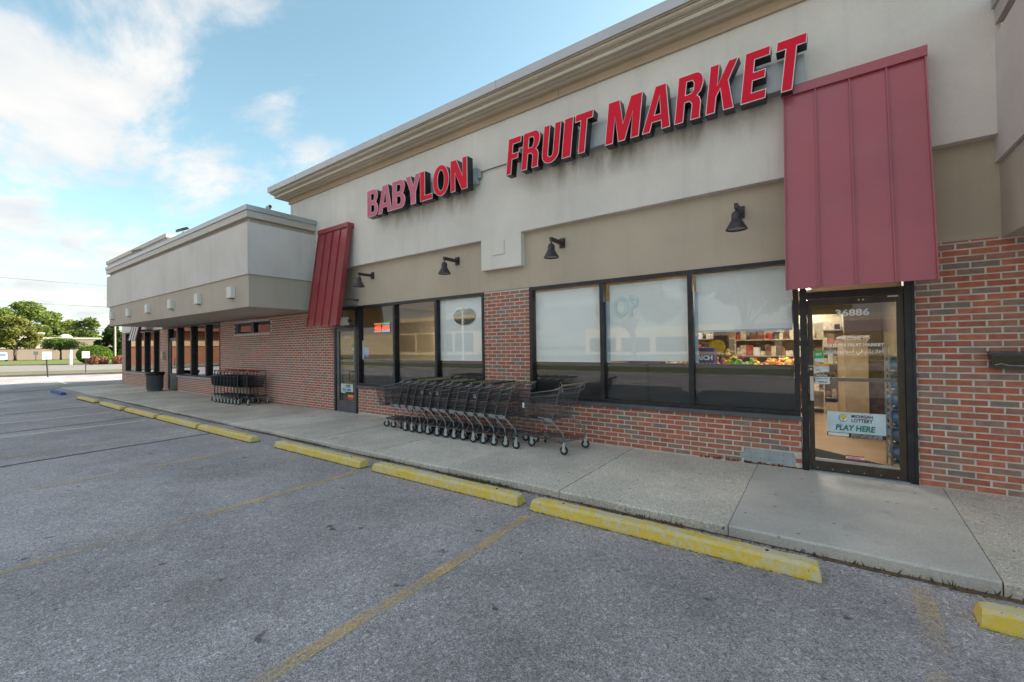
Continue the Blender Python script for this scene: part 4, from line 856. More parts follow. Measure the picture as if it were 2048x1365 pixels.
RB = thing('right_building', 'neighbouring shop canopy of grey and tan stucco cut off by the right edge', 'shop building', (6, 3, 0))
canopy_parts(RB, 1.49, 14, -1.80, left=False)
MB().box(1.6, 14, -.0, .2, 2.60, 4.9).build('upper_wall', 'tan_stucco', RB); MB().box(1.6, 14, .2, 12, 4.5, 4.85).build('roof', 'tan_stucco', RB); MB().box(1.6, 14, 11.8, 12, -.1, 4.5).box(13.8, 14, .2, 11.8, -.1, 4.5).box(3.6, 14, .0, .2, -.1, 2.58).build('outer_walls', 'tan_stucco', RB)

# ------------------------------------------------------------------ shopping carts
ORDN = ['', 'first', 'second', 'third', 'fourth', 'fifth', 'sixth', 'seventh', 'eighth', 'ninth', 'tenth', 'eleventh', 'twelfth', 'thirteenth', 'fourteenth', 'fifteenth', 'sixteenth', 'seventeenth', 'eighteenth', 'nineteenth', 'twentieth', 'twenty first', 'twenty second', 'twenty third', 'twenty fourth', 'twenty fifth']
def wheel_set(P, x, y, r=.062, w=.028, yaw=0, mt='rubber', hub='wheel_grey'):
    a = R(yaw); wz = r
    t_ = MB().lathe([(r*.55, -w/2), (r*.9, -w/2), (r, -w*.3), (r, w*.3), (r*.9, w/2), (r*.55, w/2)], (0, 0, 0), 16, 'Y').build('wheel', mt, P, local=True); t_.location = (x, y, wz); t_.rotation_euler = (0, 0, a)
    MB().lathe([(0, -w*.55), (r*.25, -w*.6), (r*.6, -w*.42), (r*.6, w*.42), (r*.25, w*.6), (0, w*.55)], (0, 0, 0), 12, 'Y').build('hub', hub, t_, local=True)
    mb = MB()
    for s_ in (-1, 1): mb.add([(-.018, s_*(w/2+.004), -.01), (.018, s_*(w/2+.004), -.01), (.028, s_*(w/2+.004), .085), (-.018, s_*(w/2+.004), .085), (-.018, s_*(w/2+.008), -.01), (.018, s_*(w/2+.008), -.01), (.028, s_*(w/2+.008), .085), (-.018, s_*(w/2+.008), .085)], [(0, 1, 2, 3), (7, 6, 5, 4), (0, 4, 5, 1), (1, 5, 6, 2), (3, 2, 6, 7), (0, 3, 7, 4)])
    mb.box(-.018, .028, -w/2-.008, w/2+.008, .078, .088).tube([(.004, 0, .088), (.004, 0, .115)], .014, 8)
    mb.build('fork', 'wheel_grey' if hub == 'wheel_grey' else 'cart_upright', t_, local=True)
def lerp(a, b, t): return tuple(a[i]+(b[i]-a[i])*t for i in range(len(a)))
def grid_wires(mb, A, B, C_, D, nu, nv, r=.0034, rv=None):
    # quad A-B (top) D-C (bottom); nu wires from AB to DC, nv wires across
    for i in range(nu+1): mb.tube([lerp(A, B, i/nu), lerp(D, C_, i/nu)], r, 3, cap=False, smooth=False)
    for j in range(nv+1): mb.tube([lerp(A, D, j/nv), lerp(B, C_, j/nv)], (rv or r), 3, cap=False, smooth=False)
def make_cart_a(handle='handle_tan'):
    t_ = thing('shopping_cart', 'x', 'shopping cart', (0, 0, 0))
    f = MB(); ra = MB()
    for s_ in (-1, 1):
        f.tube([(0, s_*.27, .15), (0, s_*.27, .25), (-.02, s_*.268, .295), (-.22, s_*.245, .44), (-.27, s_*.24, .465), (-.52, s_*.21, .475)], .0115, 6)
        ra.tube([(.0, s_*.27, .165), (-.72, s_*.17, .165), (-.76, s_*.14, .165), (-.76, 0, .165)], .0105, 6)
        f.tube([(-.46, s_*.20, .47), (-.43, s_*.205, .40), (-.36, s_*.215, .30), (-.37, s_*.215, .23), (-.44, s_*.205, .17)], .009, 6)
        f.tube([(-.24, s_*.245, .46), (-.06, s_*.27, .93)], .006, 5)
    for x, y, z in ((-.02, .268, .165), (-.40, .212, .165), (-.30, .235, .465)): f.tube([(x, -y, z), (x, y, z)], .009, 6)
    f.build('chassis', 'cart_frame', t_, local=True); ra.build('lower_rail', 'cart_rail', t_, local=True)
    b = MB()
    TR, TN, BR, BN = (-.06, .272, .925), (-1.02, .19, .775), (-.265, .235, .455), (-.95, .165, .425)
    m_ = lambda p: (p[0], -p[1], p[2])
    for q in (lambda p: p, m_):
        grid_wires(b, q(TR), q(TN), q(BN), q(BR), 30, 7, .003)
    grid_wires(b, TN, m_(TN), m_(BN), BN, 12, 7, .003); grid_wires(b, TR, m_(TR), m_(BR), BR, 14, 7, .003); grid_wires(b, BR, m_(BR), m_(BN), BN, 12, 14, .003)
    b.build('basket', 'cart_wire', t_, local=True)
    r = MB()
    r.tube([TR, TN, m_(TN), m_(TR)], .006, 6); r.tube([BR, BN, m_(BN), m_(BR)], .005, 6)
    md = lambda k: lerp(TR, BR, k); mn = lambda k: lerp(TN, BN, k)
    r.tube([md(.18), mn(.18), m_(mn(.18)), m_(md(.18))], .0045, 5); r.tube([md(.5), mn(.5), m_(mn(.5)), m_(md(.5))], .0045, 5)
    r.build('rim', 'cart_frame', t_, local=True)
    for s_ in (-1, 1): sp = MB(); sp.prism([(-.36, .435), (-.24, .425), (-.22, .47), (-.30, .495), (-.37, .48)], s_*.245-.006, s_*.245+.006); sp.build('corner_bracket', 'cart_grey', t_, local=True)
    k = MB(); grid_wires(k, (-.12, .21, .87), (-.12, -.21, .87), (-.31, -.19, .68), (-.31, .19, .68), 8, 3, .0028); grid_wires(k, (-.31, .19, .68), (-.31, -.19, .68), (-.36, -.17, .83), (-.36, .17, .83), 6, 2, .0028); k.build('child_seat', 'cart_wire', t_, local=True)
    hb = MB(); hb.tube([(0, -.30, .985), (0, .30, .985)], .0145, 10); hb.build('handle', handle, t_, local=True)
    for s_ in (-1, 1): hs = MB(); hs.tube([(-.16, s_*.268, .915), (-.05, s_*.276, .95), (0.01, s_*.285, .985)], .0105, 6).tube([(-.075, s_*.272, .87), (-.02, s_*.28, .90), (.0, s_*.285, .965)], .005, 5); hs.build('handle_bracket', 'cart_grey', t_, local=True)
    tr = MB(); grid_wires(tr, (-.05, .26, .172), (-.05, -.26, .172), (-.74, -.16, .172), (-.74, .16, .172), 9, 8, .0035); tr.build('lower_rack', 'cart_wire', t_, local=True)
    for s_ in (-1, 1): wheel_set(t_, .0, s_*.27, yaw=rnd.uniform(18, 30)); wheel_set(t_, -.70, s_*.165, yaw=rnd.uniform(-30, 30))
    return t_
ca = make_cart_a(); cd = None
NR = 13
row0 = (-3.776+.0, -.70); row1 = (-6.40, -.62)
for i in range(NR):
    c = ca if i == 0 else copy_tree(ca)
    k = i/(NR-1); x = row0[0]+(row1[0]-row0[0])*k; y = row0[1]+(row1[1]-row0[1])*k
    x += rnd.uniform(-.018, .018) if 0 < i < NR-1 else 0; c.location = (x, y+rnd.uniform(-.012, .012), zs(x)); c.rotation_euler = (0, 0, R(-2.0+rnd.uniform(-1.1, 1.1))); c['group'] = 'black wire carts nested along the windows'
    if i == 0: c['label'] = 'black wire shopping cart at the right end of the nested row, its handle fully showing'
    elif i == NR-1: c['label'] = 'black wire shopping cart at the far left end of the nested row, nose sticking out'
    else: c['label'] = 'black wire shopping cart, %s from the right in the nested row under the windows' % ORDN[i+1]
    for ch in c.children:
        if ch.name.startswith('handle') and not ch.name.startswith('handle_b') and i % 3 == 2 and i > 0:
            ch.data = ch.data.copy(); ch.data.materials[0] = MATS['handle_dark']
        if ch.name.startswith('wheel'): ch.rotation_euler = (0, 0, R(rnd.uniform(8, 34)) if ch.location.x > -.3 else R(rnd.uniform(-60, 60)))
    if i in (2, 6, 7, 8):
        o = MB().box(-.55, -.49, -.262, -.258, .66, .73).build('price_tag', 'paper', c, local=True); o.rotation_euler = (0, R(8), R(-4))
c = copy_tree(ca); c.location = (-2.93, -.665, 0); c.rotation_euler = (0, 0, R(-8)); c['label'] = 'single black wire shopping cart standing apart at the right end of the row'; c['group'] = 'black wire carts nested along the windows'
o = MB().box(-.80, -.76, -.262, -.258, .60, .68).build('price_tag', 'paper', c, local=True)
o = MB().tube([(-.30, .05, .86), (-.31, .05, .95), (-.28, .05, 1.0), (-.24, .02, .96), (-.20, -.02, .97), (-.18, -.04, .86)], .005, 6).build('seat_clip', 'aluminium', c, local=True)

def make_cart_b():
    t_ = thing('shopping_cart', 'x', 'shopping cart', (0, 0, 0)); f = MB()
    for s_ in (-1, 1):
        f.tube([(.05, s_*.28, .13), (.03, s_*.275, .20), (-.03, s_*.27, .27), (-.05, s_*.265, .45), (-.045, s_*.265, .90), (-.02, s_*.265, .96)], .013, 8)
        f.tube([(-.0, s_*.275, .24), (-.25, s_*.24, .225), (-.62, s_*.17, .20)], .013, 6)
    f.build('upright_frame', 'cart_upright', t_, local=True)
    h = MB(); h.tube([(.0, -.28, .985), (.0, .28, .985)], .016, 8); h.build('handle', 'handle_red', t_, local=True)
    for s_ in (-1, 1): MB().lathe([(0, -.03), (.022, -.025), (.026, 0), (.022, .025), (0, .03)], (.0, s_*.275, .985), 10, 'Y').build('handle_knob', 'knob_pink', t_, local=True)
    tr = MB(); tr.add([(-.02, .26, .225), (-.02, -.26, .225), (-.64, -.17, .20), (-.64, .17, .20), (-.02, .26, .245), (-.02, -.26, .245), (-.64, -.17, .22), (-.64, .17, .22)], [(0, 1, 2, 3), (7, 6, 5, 4), (0, 4, 5, 1), (1, 5, 6, 2), (2, 6, 7, 3), (3, 7, 4, 0)]); tr.build('lower_tray', 'cart_dark', t_, local=True)
    b = MB(); T, Nn, Bb, Bn = (-.06, .255, .84), (-.62, .18, .79), (-.10, .235, .50), (-.58, .165, .53); m_ = lambda p: (p[0], -p[1], p[2])
    for q in (lambda p: p, m_): grid_wires(b, q(T), q(Nn), q(Bn), q(Bb), 16, 9, .004)
    grid_wires(b, Nn, m_(Nn), m_(Bn), Bn, 9, 8, .004); grid_wires(b, T, m_(T), m_(Bb), Bb, 9, 8, .004); grid_wires(b, Bb, m_(Bb), m_(Bn), Bn, 8, 8, .004); b.build('basket', 'cart_dark', t_, local=True)
    r = MB(); r.tube([T, Nn, m_(Nn), m_(T)], .008, 6); r.build('rim', 'cart_upright', t_, local=True)
    for s_ in (-1, 1): wheel_set(t_, .05, s_*.28, r=.06, yaw=rnd.uniform(-25, 25)); wheel_set(t_, -.58, s_*.165, r=.06, yaw=rnd.uniform(-40, 40))
    return t_
cb = make_cart_b()
for i in range(9):
    c = cb if i == 0 else copy_tree(cb)
    x = -13.47 if i == 0 else -13.90-.205*(i-1); y = -.43 if i == 0 else -.50-.012*(i-1)
    c.location = (x, y, zs(x)); c.rotation_euler = (0, 0, R(3 if i == 0 else -1)); c['group'] = 'red handled carts by the blank brick wall'
    c['label'] = 'red handled shopping cart standing slightly apart at the right end of the far group' if i == 0 else 'red handled dark shopping cart at the left end of the far group, basket showing' if i == 8 else 'red handled dark shopping cart, %s from the right in the far group' % ORDN[i+1]
tag(MB().box(-15.5, -14.75, -.12, -.01, zs(-15)-.0, .42).build('utility_box', 'shelf_beige'), 'beige utility box against the brick wall behind the red handled carts', 'utility box')

# bin
bn = thing('trash_bin', 'grey round trash bin with a black bag in front of the notice pier', 'trash bin', (-22.35, -.52, zs(-22.4)))
MB().lathe([(0, 0), (.245, 0), (.25, .01), (.285, .70), (.30, .71), (.30, .76), (.285, .76), (.28, .10), (0, .09)], (0, 0, 0), 24).build('bin_body', 'bin_grey', bn, local=True)
mb = MB(); rr = random.Random(2); prf = [(.302, .66), (.318, .70), (.322, .75), (.312, .785), (.29, .795), (.26, .77), (.2, .5), (0, .4)]
mb.lathe(prf, (0, 0, 0), 28); mb.v = [(x*(1+rr.uniform(-.03, .05)), y*(1+rr.uniform(-.03, .05)), z+rr.uniform(-.02, .012)) for x, y, z in mb.v]; mb.build('bin_bag', 'bin_bag', bn, local=True)
for s_ in (-1, 1): MB().box(s_*.33-.035, s_*.33+.035, -.05, .05, .66, .70).build('side_handle', 'bin_bag', bn, local=True)

# ------------------------------------------------------------------ interior goods
rr = random.Random(11)
def shelf_unit(label, short, x, y, w, h, face='y', levels=5, d=.4, z0=.1):
    t_ = thing('shelf_unit', label, 'shelf unit', (x, y, 0))
    MB().box(x-w/2, x+w/2, y+d-.03, y+d, 0, h).box(x-w/2-.02, x-w/2, y, y+d, 0, h).box(x+w/2, x+w/2+.02, y, y+d, 0, h).build('back_panel', 'shelf_beige', t_)
    for k in range(levels):
        z = z0+(h-z0)*k/levels; MB().box(x-w/2, x+w/2, y, y+d-.03, z, z+.025).build('shelf', 'shelf_beige', t_)
        xx = x-w/2+.02; nn_ = 0
        while xx < x+w/2-.12:
            bw = rr.uniform(.07, .15); bh = min((h-z0)/levels-.07, rr.uniform(.10, .26))
            if rr.random() < .9 and (k > 0 or x > -.3):
                cm = rr.choice(['box_red', 'box_cream', 'box_cream', 'box_brown', 'box_dark', 'box_brown', 'paper', 'box_cream', 'box_dark']); nn_ += 1
                o = MB().box(xx, xx+bw-.01, y+.03, y+d-.1, z+.026, z+.026+bh).build('carton', cm)
                tag(o, '%s carton, %s item on the %s shelf up of the %s' % ({'box_red': 'red', 'box_cream': 'cream', 'box_brown': 'brown', 'box_dark': 'dark', 'paper': 'white', 'box_green': 'green'}[cm], ORDN[nn_], ORDN[k+1], short), 'carton', 'cartons on the store shelves')
            xx += bw
    return t_
shelf_unit('tall beige shelf unit of packets at the right, seen through the open strip of window', 'tall right unit', -.75, 5.2, 1.7, 2.0)
shelf_unit('beige shelf unit against the back wall behind the fruit display', 'back wall unit', -3.1, 8.6, 2.2, 2.1)
shelf_unit('beige shelf unit of red packets seen through the left side of the large door', 'door side unit', .05, 7.5, 1.0, 2.3)
tag(MB().box(-5.6, -4.5, 8.9, 9.6, 0, 1.9).build('drinks_cooler', 'box_dark'), 'dark drinks cooler at the back of the store', 'cooler')
tag(MB().box(-2.45, -2.1, 7.2, 7.6, 0, 2.74).build('inner_column', 'lamp_bronze'), 'dark column inside the store behind the fruit display', 'column')
# produce table behind the right window
pt = thing('produce_table', 'fruit and vegetable display table just inside the right window', 'display table', (-.95, 1.6, 0))
MB().box(-2.1, -.25, 1.0, 2.2, .95, 1.05).build('table_top', 'shelf_beige', pt)
for x in (-2.05, -.35):
    for y in (1.05, 2.1): MB().box(x, x+.06, y, y+.06, 0, .95).build('leg', 'shelf_beige', pt)
def icos(r, c, n=8, sq=1.0): 
    m = MB(); m.lathe([(0, -r*sq), (r*.7, -r*.7*sq), (r, 0), (r*.7, r*.7*sq), (0, r*sq)], c, n); return m
fb = {}
for k in range(260):
    x = rr.uniform(-2.0, -.3); y = rr.uniform(1.05, 2.1); zt_ = 1.09+.13*rr.random()+.08*(y-1.05)
    sec = rr.choice(['fruit_yellow', 'fruit_orange', 'fruit_yellow', 'fruit_green']) if x < -1.2 else rr.choice(['fruit_orange', 'fruit_orange', 'box_cream', 'fruit_yellow', 'fruit_red']) if x > -.85 else 'fruit_green'
    fb.setdefault(sec, MB()); m = icos(rr.uniform(.03, .05), (x, y, zt_), 6); fb[sec].add(m.v, m.f, 0, True)
for k, m in fb.items(): tag(m.build('loose_fruit', k), 'heap of %s produce on the display table' % {'fruit_yellow': 'yellow', 'fruit_orange': 'orange', 'fruit_red': 'red', 'box_cream': 'pale', 'fruit_green': 'green'}[k], None, None, 'stuff')
fl = thing('flower_bouquet', 'bright bouquet of pink and yellow flowers under a yellow round sign', 'bouquet', (-1.1, .75, 1.0))
MB().lathe([(0, 0), (.09, 0), (.12, .2), (0, .2)], (-1.1, .75, 1.0), 12).build('bucket', 'box_green', fl)
MB().box(-1.4, -.5, .55, .95, .93, .999).build('stand', 'shelf_beige', fl)
for k in range(26):
    a = rr.uniform(0, 6.28); q = rr.uniform(.03, .26); p = (-1.1+q*math.cos(a), .75+.5*q*math.sin(a), 1.24+rr.uniform(0, .24)*(1-q*2))
    m = icos(.033, p, 6); m.build('flower', rr.choice(['flower_pink', 'fruit_yellow', 'flower_purple', 'fruit_orange', 'fruit_yellow', 'fruit_green']), fl)
ys = thing('round_sign', 'yellow round sign standing behind the flowers inside the right window', 'sign', (-1.28, 1.0, 1.06)); MB().lathe([(.12, -.005), (.12, .005), (0, .005)], (-1.28, 1.0, 1.50), 20, 'Y').lathe([(0, -.006), (.12, -.006)], (-1.28, 1.0, 1.50), 20, 'Y').build('disc', 'fruit_yellow', ys); MB().tube([(-1.28, 1.01, 1.05), (-1.28, 1.01, 1.4)], .008).build('stem', 'shelf_beige', ys)
pc = thing('display_carton', 'purple striped carton at the left edge of the right window opening', 'carton', (-1.42, .35, 1.0)); MB().box(-1.50, -1.18, .20, .45, 1.0, 1.50).build('carton_body', 'box_purple', pc); text('RICH', -1.40, 1.33, .09, .199, width=.2, bold=.004, mat='ink_white', parent=pc)
for k in range(6): MB().add([(-1.5+.05*k, .198, 1.02), (-1.48+.05*k, .198, 1.02), (-1.42+.05*k, .198, 1.28), (-1.44+.05*k, .198, 1.28)], [(0, 1, 2, 3)]).build('stripe', 'paper', pc)
MB().box(-1.6, -1.1, .15, .6, .93, .999).build('stand', 'shelf_beige', pc)
# behind the door
tag(MB().add([(-.2, .25, .004), (1.0, .25, .004), (1.0, .5, .004), (-.2, 1.5, .004)], [(0, 1, 2, 3)]).build('door_mat', 'mat_black'), 'black floor mat lying diagonally inside the large glass door', 'mat')
cn = thing('store_counter', 'beige checkout counter end seen through the middle of the large door', 'counter', (.45, 2.6, 0)); MB().box(.36, .66, 2.5, 5.5, 0, 1.62).build('counter_body', 'panel_beige', cn); MB().box(.34, .68, 2.48, 5.5, 1.62, 1.66).build('counter_top', 'box_cream', cn)
tag(MB().box(.72, 1.45, 3.0, 6, 0, 1.15).build('checkout_desk', 'box_brown'), 'dark checkout desk deep inside the store', 'desk')
rk = thing('water_rack', 'rack of blue water bottles just inside the right edge of the large door', 'rack', (.95, .7, 0))
for k in range(7):
    z = .12+.21*k; MB().box(.70, 1.15, .45, .85, z-.02, z).build('shelf', 'aluminium', rk)
for k in range(6):
    for j in range(2):
        z = .12+.21*k+.10; x = .775+.2*j
        o = MB().lathe([(0, -.02), (.05, 0), (.085, .02), (.085, .30), (.05, .36), (.03, .37), (0, .37)], (x, .44, z), 14, 'Y').build('water_bottle', 'bottle_blue'); tag(o, 'blue water bottle on the %s shelf up of the rack inside the door, %s one' % (['first', 'second', 'third', 'fourth', 'fifth', 'sixth'][k], ['left', 'right'][j]), 'bottle', 'blue bottles on the water rack')
for x in (.70, 1.14):
    for y in (.45, .84): MB().box(x-.01, x+.01, y-.01, y+.01, 0, 1.5).build('post', 'aluminium', rk)

# ------------------------------------------------------------------ weeds and litter along the kerb
rr = random.Random(21); wd = MB(); lt = MB()
for k in range(5200):
    x = rr.choice([rr.uniform(-9, 2.2), rr.uniform(-20, 1)]); cl = .5+.5*math.sin(x*2.3)*math.sin(x*.9+1)
    if rr.random() > (cl*.8+.06)*(.12 if x > -1 else .55 if x > -3 else 1): continue
    y = -2.275-abs(rr.gauss(0, .016)); z = za(x); h = rr.uniform(.01, .035)*(.6+cl); a = rr.uniform(0, 6.28); w = rr.uniform(.003, .007); dx, dy = math.cos(a)*h*.5, -abs(math.sin(a))*h*.6
    wd.add([(x-w, y, z), (x+w, y, z), (x+dx+w*.4, y+dy, z+h), (x+dx, y+dy, z+h*1.05)], [(0, 1, 2, 3)])
wd.build('weeds', 'weed_green', kind='stuff', label='low green weeds growing along the foot of the kerb')
for k in range(2600):
    x = rr.uniform(-22, 3); y = -2.285-abs(rr.gauss(0, .03)); z = za(x)+.001; s_ = rr.uniform(.003, .011); a = rr.uniform(0, 6.28); c_, s2_ = math.cos(a)*s_, math.sin(a)*s_
    lt.add([(x-c_, y-s2_, z), (x+s2_, y-c_, z+.001), (x+c_, y+s2_, z+s_*.5), (x-s2_, y+c_, z+.002)], [(0, 1, 2, 3)])
lt.build('leaf_litter', 'leaf_litter', kind='stuff', label='brown crumbs and leaf litter along the kerb')
mb = MB(); xx = -22.0
while xx < 3.2:
    w1 = .035+.02*math.sin(xx*3.1)+rr.uniform(-.01, .012); w1 = max(.012, w1); x2 = xx+.12
    mb.add([(xx, -2.26, za(xx)+.003), (xx, -2.262-w1-.015, za(xx)+.003), (x2, -2.262-w1-.015+rr.uniform(-.008, .008), za(x2)+.003), (x2, -2.26, za(x2)+.003)], [(0, 1, 2, 3)]); xx = x2
mb.build('kerb_dirt', 'leaf_litter', kind='stuff', label='dark band of dirt where the lot meets the kerb')
gs_ = MB()
for k in range(90):
    x = rr.uniform(-6, 2.5); y = rr.uniform(-2.2, -.05); s_ = rr.uniform(.004, .012); z = zs(x)+.001
    gs_.add([(x-s_, y-s_*.6, z), (x+s_, y-s_*.5, z), (x+s_*.9, y+s_*.6, z+.001), (x-s_*.8, y+s_*.5, z)], [(0, 1, 2, 3)])
gs_.build('gum_spots', 'dark_gap', kind='stuff', label='small dark gum spots on the sidewalk')

# ------------------------------------------------------------------ trees and plants
def leaves_mesh(name, mat, parent, blobs, n, size, seed, flat=.5, hollow=.55):
    r = np.random.RandomState(seed); bl = np.array(blobs); vol = bl[:, 3]*bl[:, 4]*bl[:, 5]; pr = vol**.75; pr = pr/pr.sum()
    idx = r.choice(len(bl), n, p=pr); d = r.normal(size=(n, 3)); d /= np.linalg.norm(d, axis=1)[:, None]
    rad = hollow+(1.08-hollow)*r.rand(n)**.7
    P_ = bl[idx, :3]+d*bl[idx, 3:6]*rad[:, None]
    a = r.normal(size=(n, 3)); a[:, 2] *= flat; a /= np.linalg.norm(a, axis=1)[:, None]; b = np.cross(a, r.normal(size=(n, 3))); b /= np.linalg.norm(b, axis=1)[:, None]
    s = size*(.6+.8*r.rand(n))[:, None]; V = np.stack([P_-a*s, P_-b*s*.6, P_+a*s, P_+b*s*.6], 1).reshape(-1, 3)
    me = bpy.data.meshes.new(name); me.vertices.add(4*n); me.vertices.foreach_set('co', V.ravel()); me.loops.add(4*n); me.loops.foreach_set('vertex_index', np.arange(4*n)); me.polygons.add(n); me.polygons.foreach_set('loop_start', np.arange(n)*4); me.polygons.foreach_set('loop_total', np.full(n, 4)); me.materials.append(MATS[mat]); me.update(calc_edges=True)
    return link(name, me, parent, local=True)
def tree(label, x, y, h, w, mat, n=5000, size=.22, trunk=.22, seed=1, crown0=.35, nb=26, group=None, z=-.1, name='tree', flatten=1.0, limbs=6, shape='round'):
    t_ = thing(name, label, 'tree', (x, y, z), group); r = random.Random(seed); bl = []; tb = MB()
    zc0 = h*crown0
    for k in range(nb):
        a = r.uniform(0, 6.28); f = r.uniform(0, 1); hh = zc0+(h-zc0)*(.12+.80*f); env = math.sin(math.pi*min(.95, .22+.70*f))**.8 if shape == 'round' else (1.05-f) if shape == 'cone' else 1.0
        q = w/2*env*r.uniform(.35, .78); br = w*r.uniform(.10, .21)*(1 if shape != 'cone' else (1.1-.6*f)); bl.append((q*math.cos(a), q*math.sin(a), min(hh, h-br*flatten*.9), br, br, br*.75*flatten))
    leaves_mesh('crown', mat, t_, bl, n, size, seed)
    tb.tube([(0, 0, -.1), (.03*h*.3, 0, zc0*.5), (0, .02, zc0), (.05, 0, h*.75)], [trunk*1.25, trunk, trunk*.8, trunk*.2], 8)
    for k in range(limbs):
        b = bl[k % len(bl)]; tb.tube([(0, 0, zc0*.7+.06*k), (b[0]*.45, b[1]*.45, (zc0*.8+b[2])/2), (b[0], b[1], b[2])], [trunk*.5, trunk*.32, trunk*.1], 5)
    tb.build('trunk', 'bark', t_, local=True); return t_
SC = .935
tree('big round tree with yellow lit leaves at the left edge behind the lawn', -140, 6.35, 9.6, 7.6, 'leaf_yellow', 9000, .26, .3, 3, .27, 34)
tree('small umbrella shaped tree in the middle of the lawn', -134, 12.3, 4.9, 7.4, 'leaf_mid', 6000, .17, .15, 5, .50, 26, flatten=.8, limbs=9)
fm_ = ['tall bright tree at the left end of the row behind the far building', 'tallest bright tree behind the far building, near its white parapet', 'wide bright tree behind the far building, right of its parapet', 'bright tree behind the white dome of the far building', 'lower bright tree behind the right end of the far building']
for i, (y, h, w) in enumerate(((5.0, 13.5, 9), (10.5, 14.2, 9), (14.5, 12.0, 8), (18.0, 10.2, 8), (22, 8.0, 7))): tree(fm_[i], -172-3*i, y*1.12, h*1.13, w*1.15, 'leaf_bright' if i != 4 else 'leaf_mid', 8000, .30, .35, 30+i, .12, 36, 'bright trees behind the far building')
tree('airy thin crowned tree against the sky right of the bright trees', -165, 21.8, 11.4, 7.5, 'leaf_mid', 1500, .34, .25, 41, .45, 18)
tree('dark evergreen tree behind the clipped hedge', -128, 19.6, 8.2, 8.2, 'leaf_dark', 9000, .26, .3, 44, .05, 34, shape='cone')
def shrub(label, x, y, rx, ry, h, mat, n, size, seed, name='hedge', cat='hedge', blobs=None, flat=1):
    t_ = thing(name, label, cat, (x, y, -.1)); bl = blobs or [(0, 0, h*.5, rx, ry, h*.52)]
    leaves_mesh('foliage', mat, t_, bl, n, size, seed, flat, .82 if cat == 'hedge' else .1); MB().tube([(0, 0, 0), (0, 0, h*.4)], .06, 6).build('stem', 'bark', t_, local=True); return t_
shrub('large round clipped green hedge across the road', -83, 8.55, 1.72, 1.75, 2.45, 'leaf_hedge', 9000, .09, 51)
shrub('second clipped green hedge, half hidden behind the shop corner', -85, 13.4, 1.7, 1.9, 2.5, 'leaf_hedge', 7000, .09, 52)
shrub('brown dry shrub in front of the clipped hedge', -78, 8.05, .8, .8, 1.25, 'dry_stem', 2600, .10, 53, 'dry_shrub', 'shrub', [(0, -.5, .5, .6, .6, .65), (0, .45, .45, .55, .5, .55)], 2.5)
shrub('brown dry shrub at the shop corner', -77, 9.9, .7, .7, 1.2, 'dry_stem', 2200, .10, 54, 'dry_shrub', 'shrub', [(0, 0, .5, .6, .8, .6)], 2.5)
# far building
fb_ = thing('far_building', 'long low tan building with a white parapet and dome beyond the lawn', 'building', (-158, 12, -.1))
MB().box(-166, -156, -14, 26, -.2, 5.25).build('wall', 'far_wall', fb_); MB().box(-156, -154.6, 3, 12.0, -.2, 6.2).build('entrance_block', 'far_wall', fb_); MB().box(-154.6, -154.4, 3, 12.1, 2.6, 6.2).box(-154.4, -154.0, 2.8, 12.4, 6.0, 6.5).build('parapet', 'far_trim', fb_)
MB().box(-156, -155.8, 12.1, 26, 4.9, 5.35).build('fascia', 'far_trim', fb_)
dm = MB(); dm.lathe([(1.35*math.cos(R(a)), 1.0*math.sin(R(a))) for a in range(0, 91, 10)], (-157.5, 16.4, 5.2), 20); dm.build('dome', 'white_paint', fb_)
# signs, bollards, pole
def post_sign(label, x, y, lean, pw, dark=True):
    t_ = thing('sign_post', label, 'sign', (x, y, -.13)); MB().tube([(0, 0, 0), (0, lean, 1.25)], .045 if dark else .03, 6).build('post', 'post_dark', t_, local=True)
    MB().box(.05, .065, lean-.22, lean+.22, 1.22, 1.74).build('sign_panel', 'sign_face', t_, local=True)
    for k in range(3): MB().box(.0665, .068, lean-.17+.03*k, lean+.17-.03*k, 1.31+.13*k, 1.37+.13*k).build('printing', 'ink_blue' if dark else 'raceway_grey', t_, local=True)
    return t_
post_sign('white parking sign on a leaning dark post at the lot kerb, left one', -43.3, -.93, -.06, .1); post_sign('white parking sign on a thin post in front of the hedge', -46.3, 1.45, .0, .05, False)
t_ = thing('bollard', 'pair of short white bollards at the edge of the lawn', 'bollard', (-79.2, 5.75, -.1)); MB().lathe([(.16, 0), (.16, 1.4), (0, 1.5)], (0, -.2, 0), 10).build('bollard_post', 'white_paint', t_, local=True); MB().lathe([(.16, 0), (.16, 1.9), (0, 2.0)], (-2, .15, 0), 10).build('bollard_post', 'white_paint', t_, local=True)
t_ = thing('light_pole', 'pale utility pole rising behind the second hedge', 'pole', (-95, 13.14, -.1)); MB().tube([(0, 0, 0), (0, 0, 11)], [.15, .11], 8).build('pole', 'post_wood', t_, local=True); MB().box(-.08, .08, -1.2, 1.2, 10.4, 10.55).build('crossarm', 'post_wood', t_, local=True)
t_ = thing('lawn_sign', 'small white sign on a thin post on the far lawn', 'sign', (-138, 9.1, -.1)); MB().tube([(0, 0, 0), (0, 0, 1.2)], .05).build('post', 'post_dark', t_, local=True); MB().box(.05, .1, -.35, .35, 1.2, 1.9).build('sign_panel', 'sign_face', t_, local=True)
t_ = thing('parked_van', 'white vehicle front cut off by the left edge beyond the lawn', 'vehicle', (-132, 3.55, -.1)); MB().prism([(-1.2, .35), (1.4, .35), (1.5, .9), (1.2, 1.1), (.7, 1.8), (-1.2, 1.9)], -.95, .95).build('body', 'car_white', t_, local=True)
MB().box(1.0, 1.35, -.75, .75, 1.15, 1.6).build('windscreen', 'ink_blue', t_, local=True)
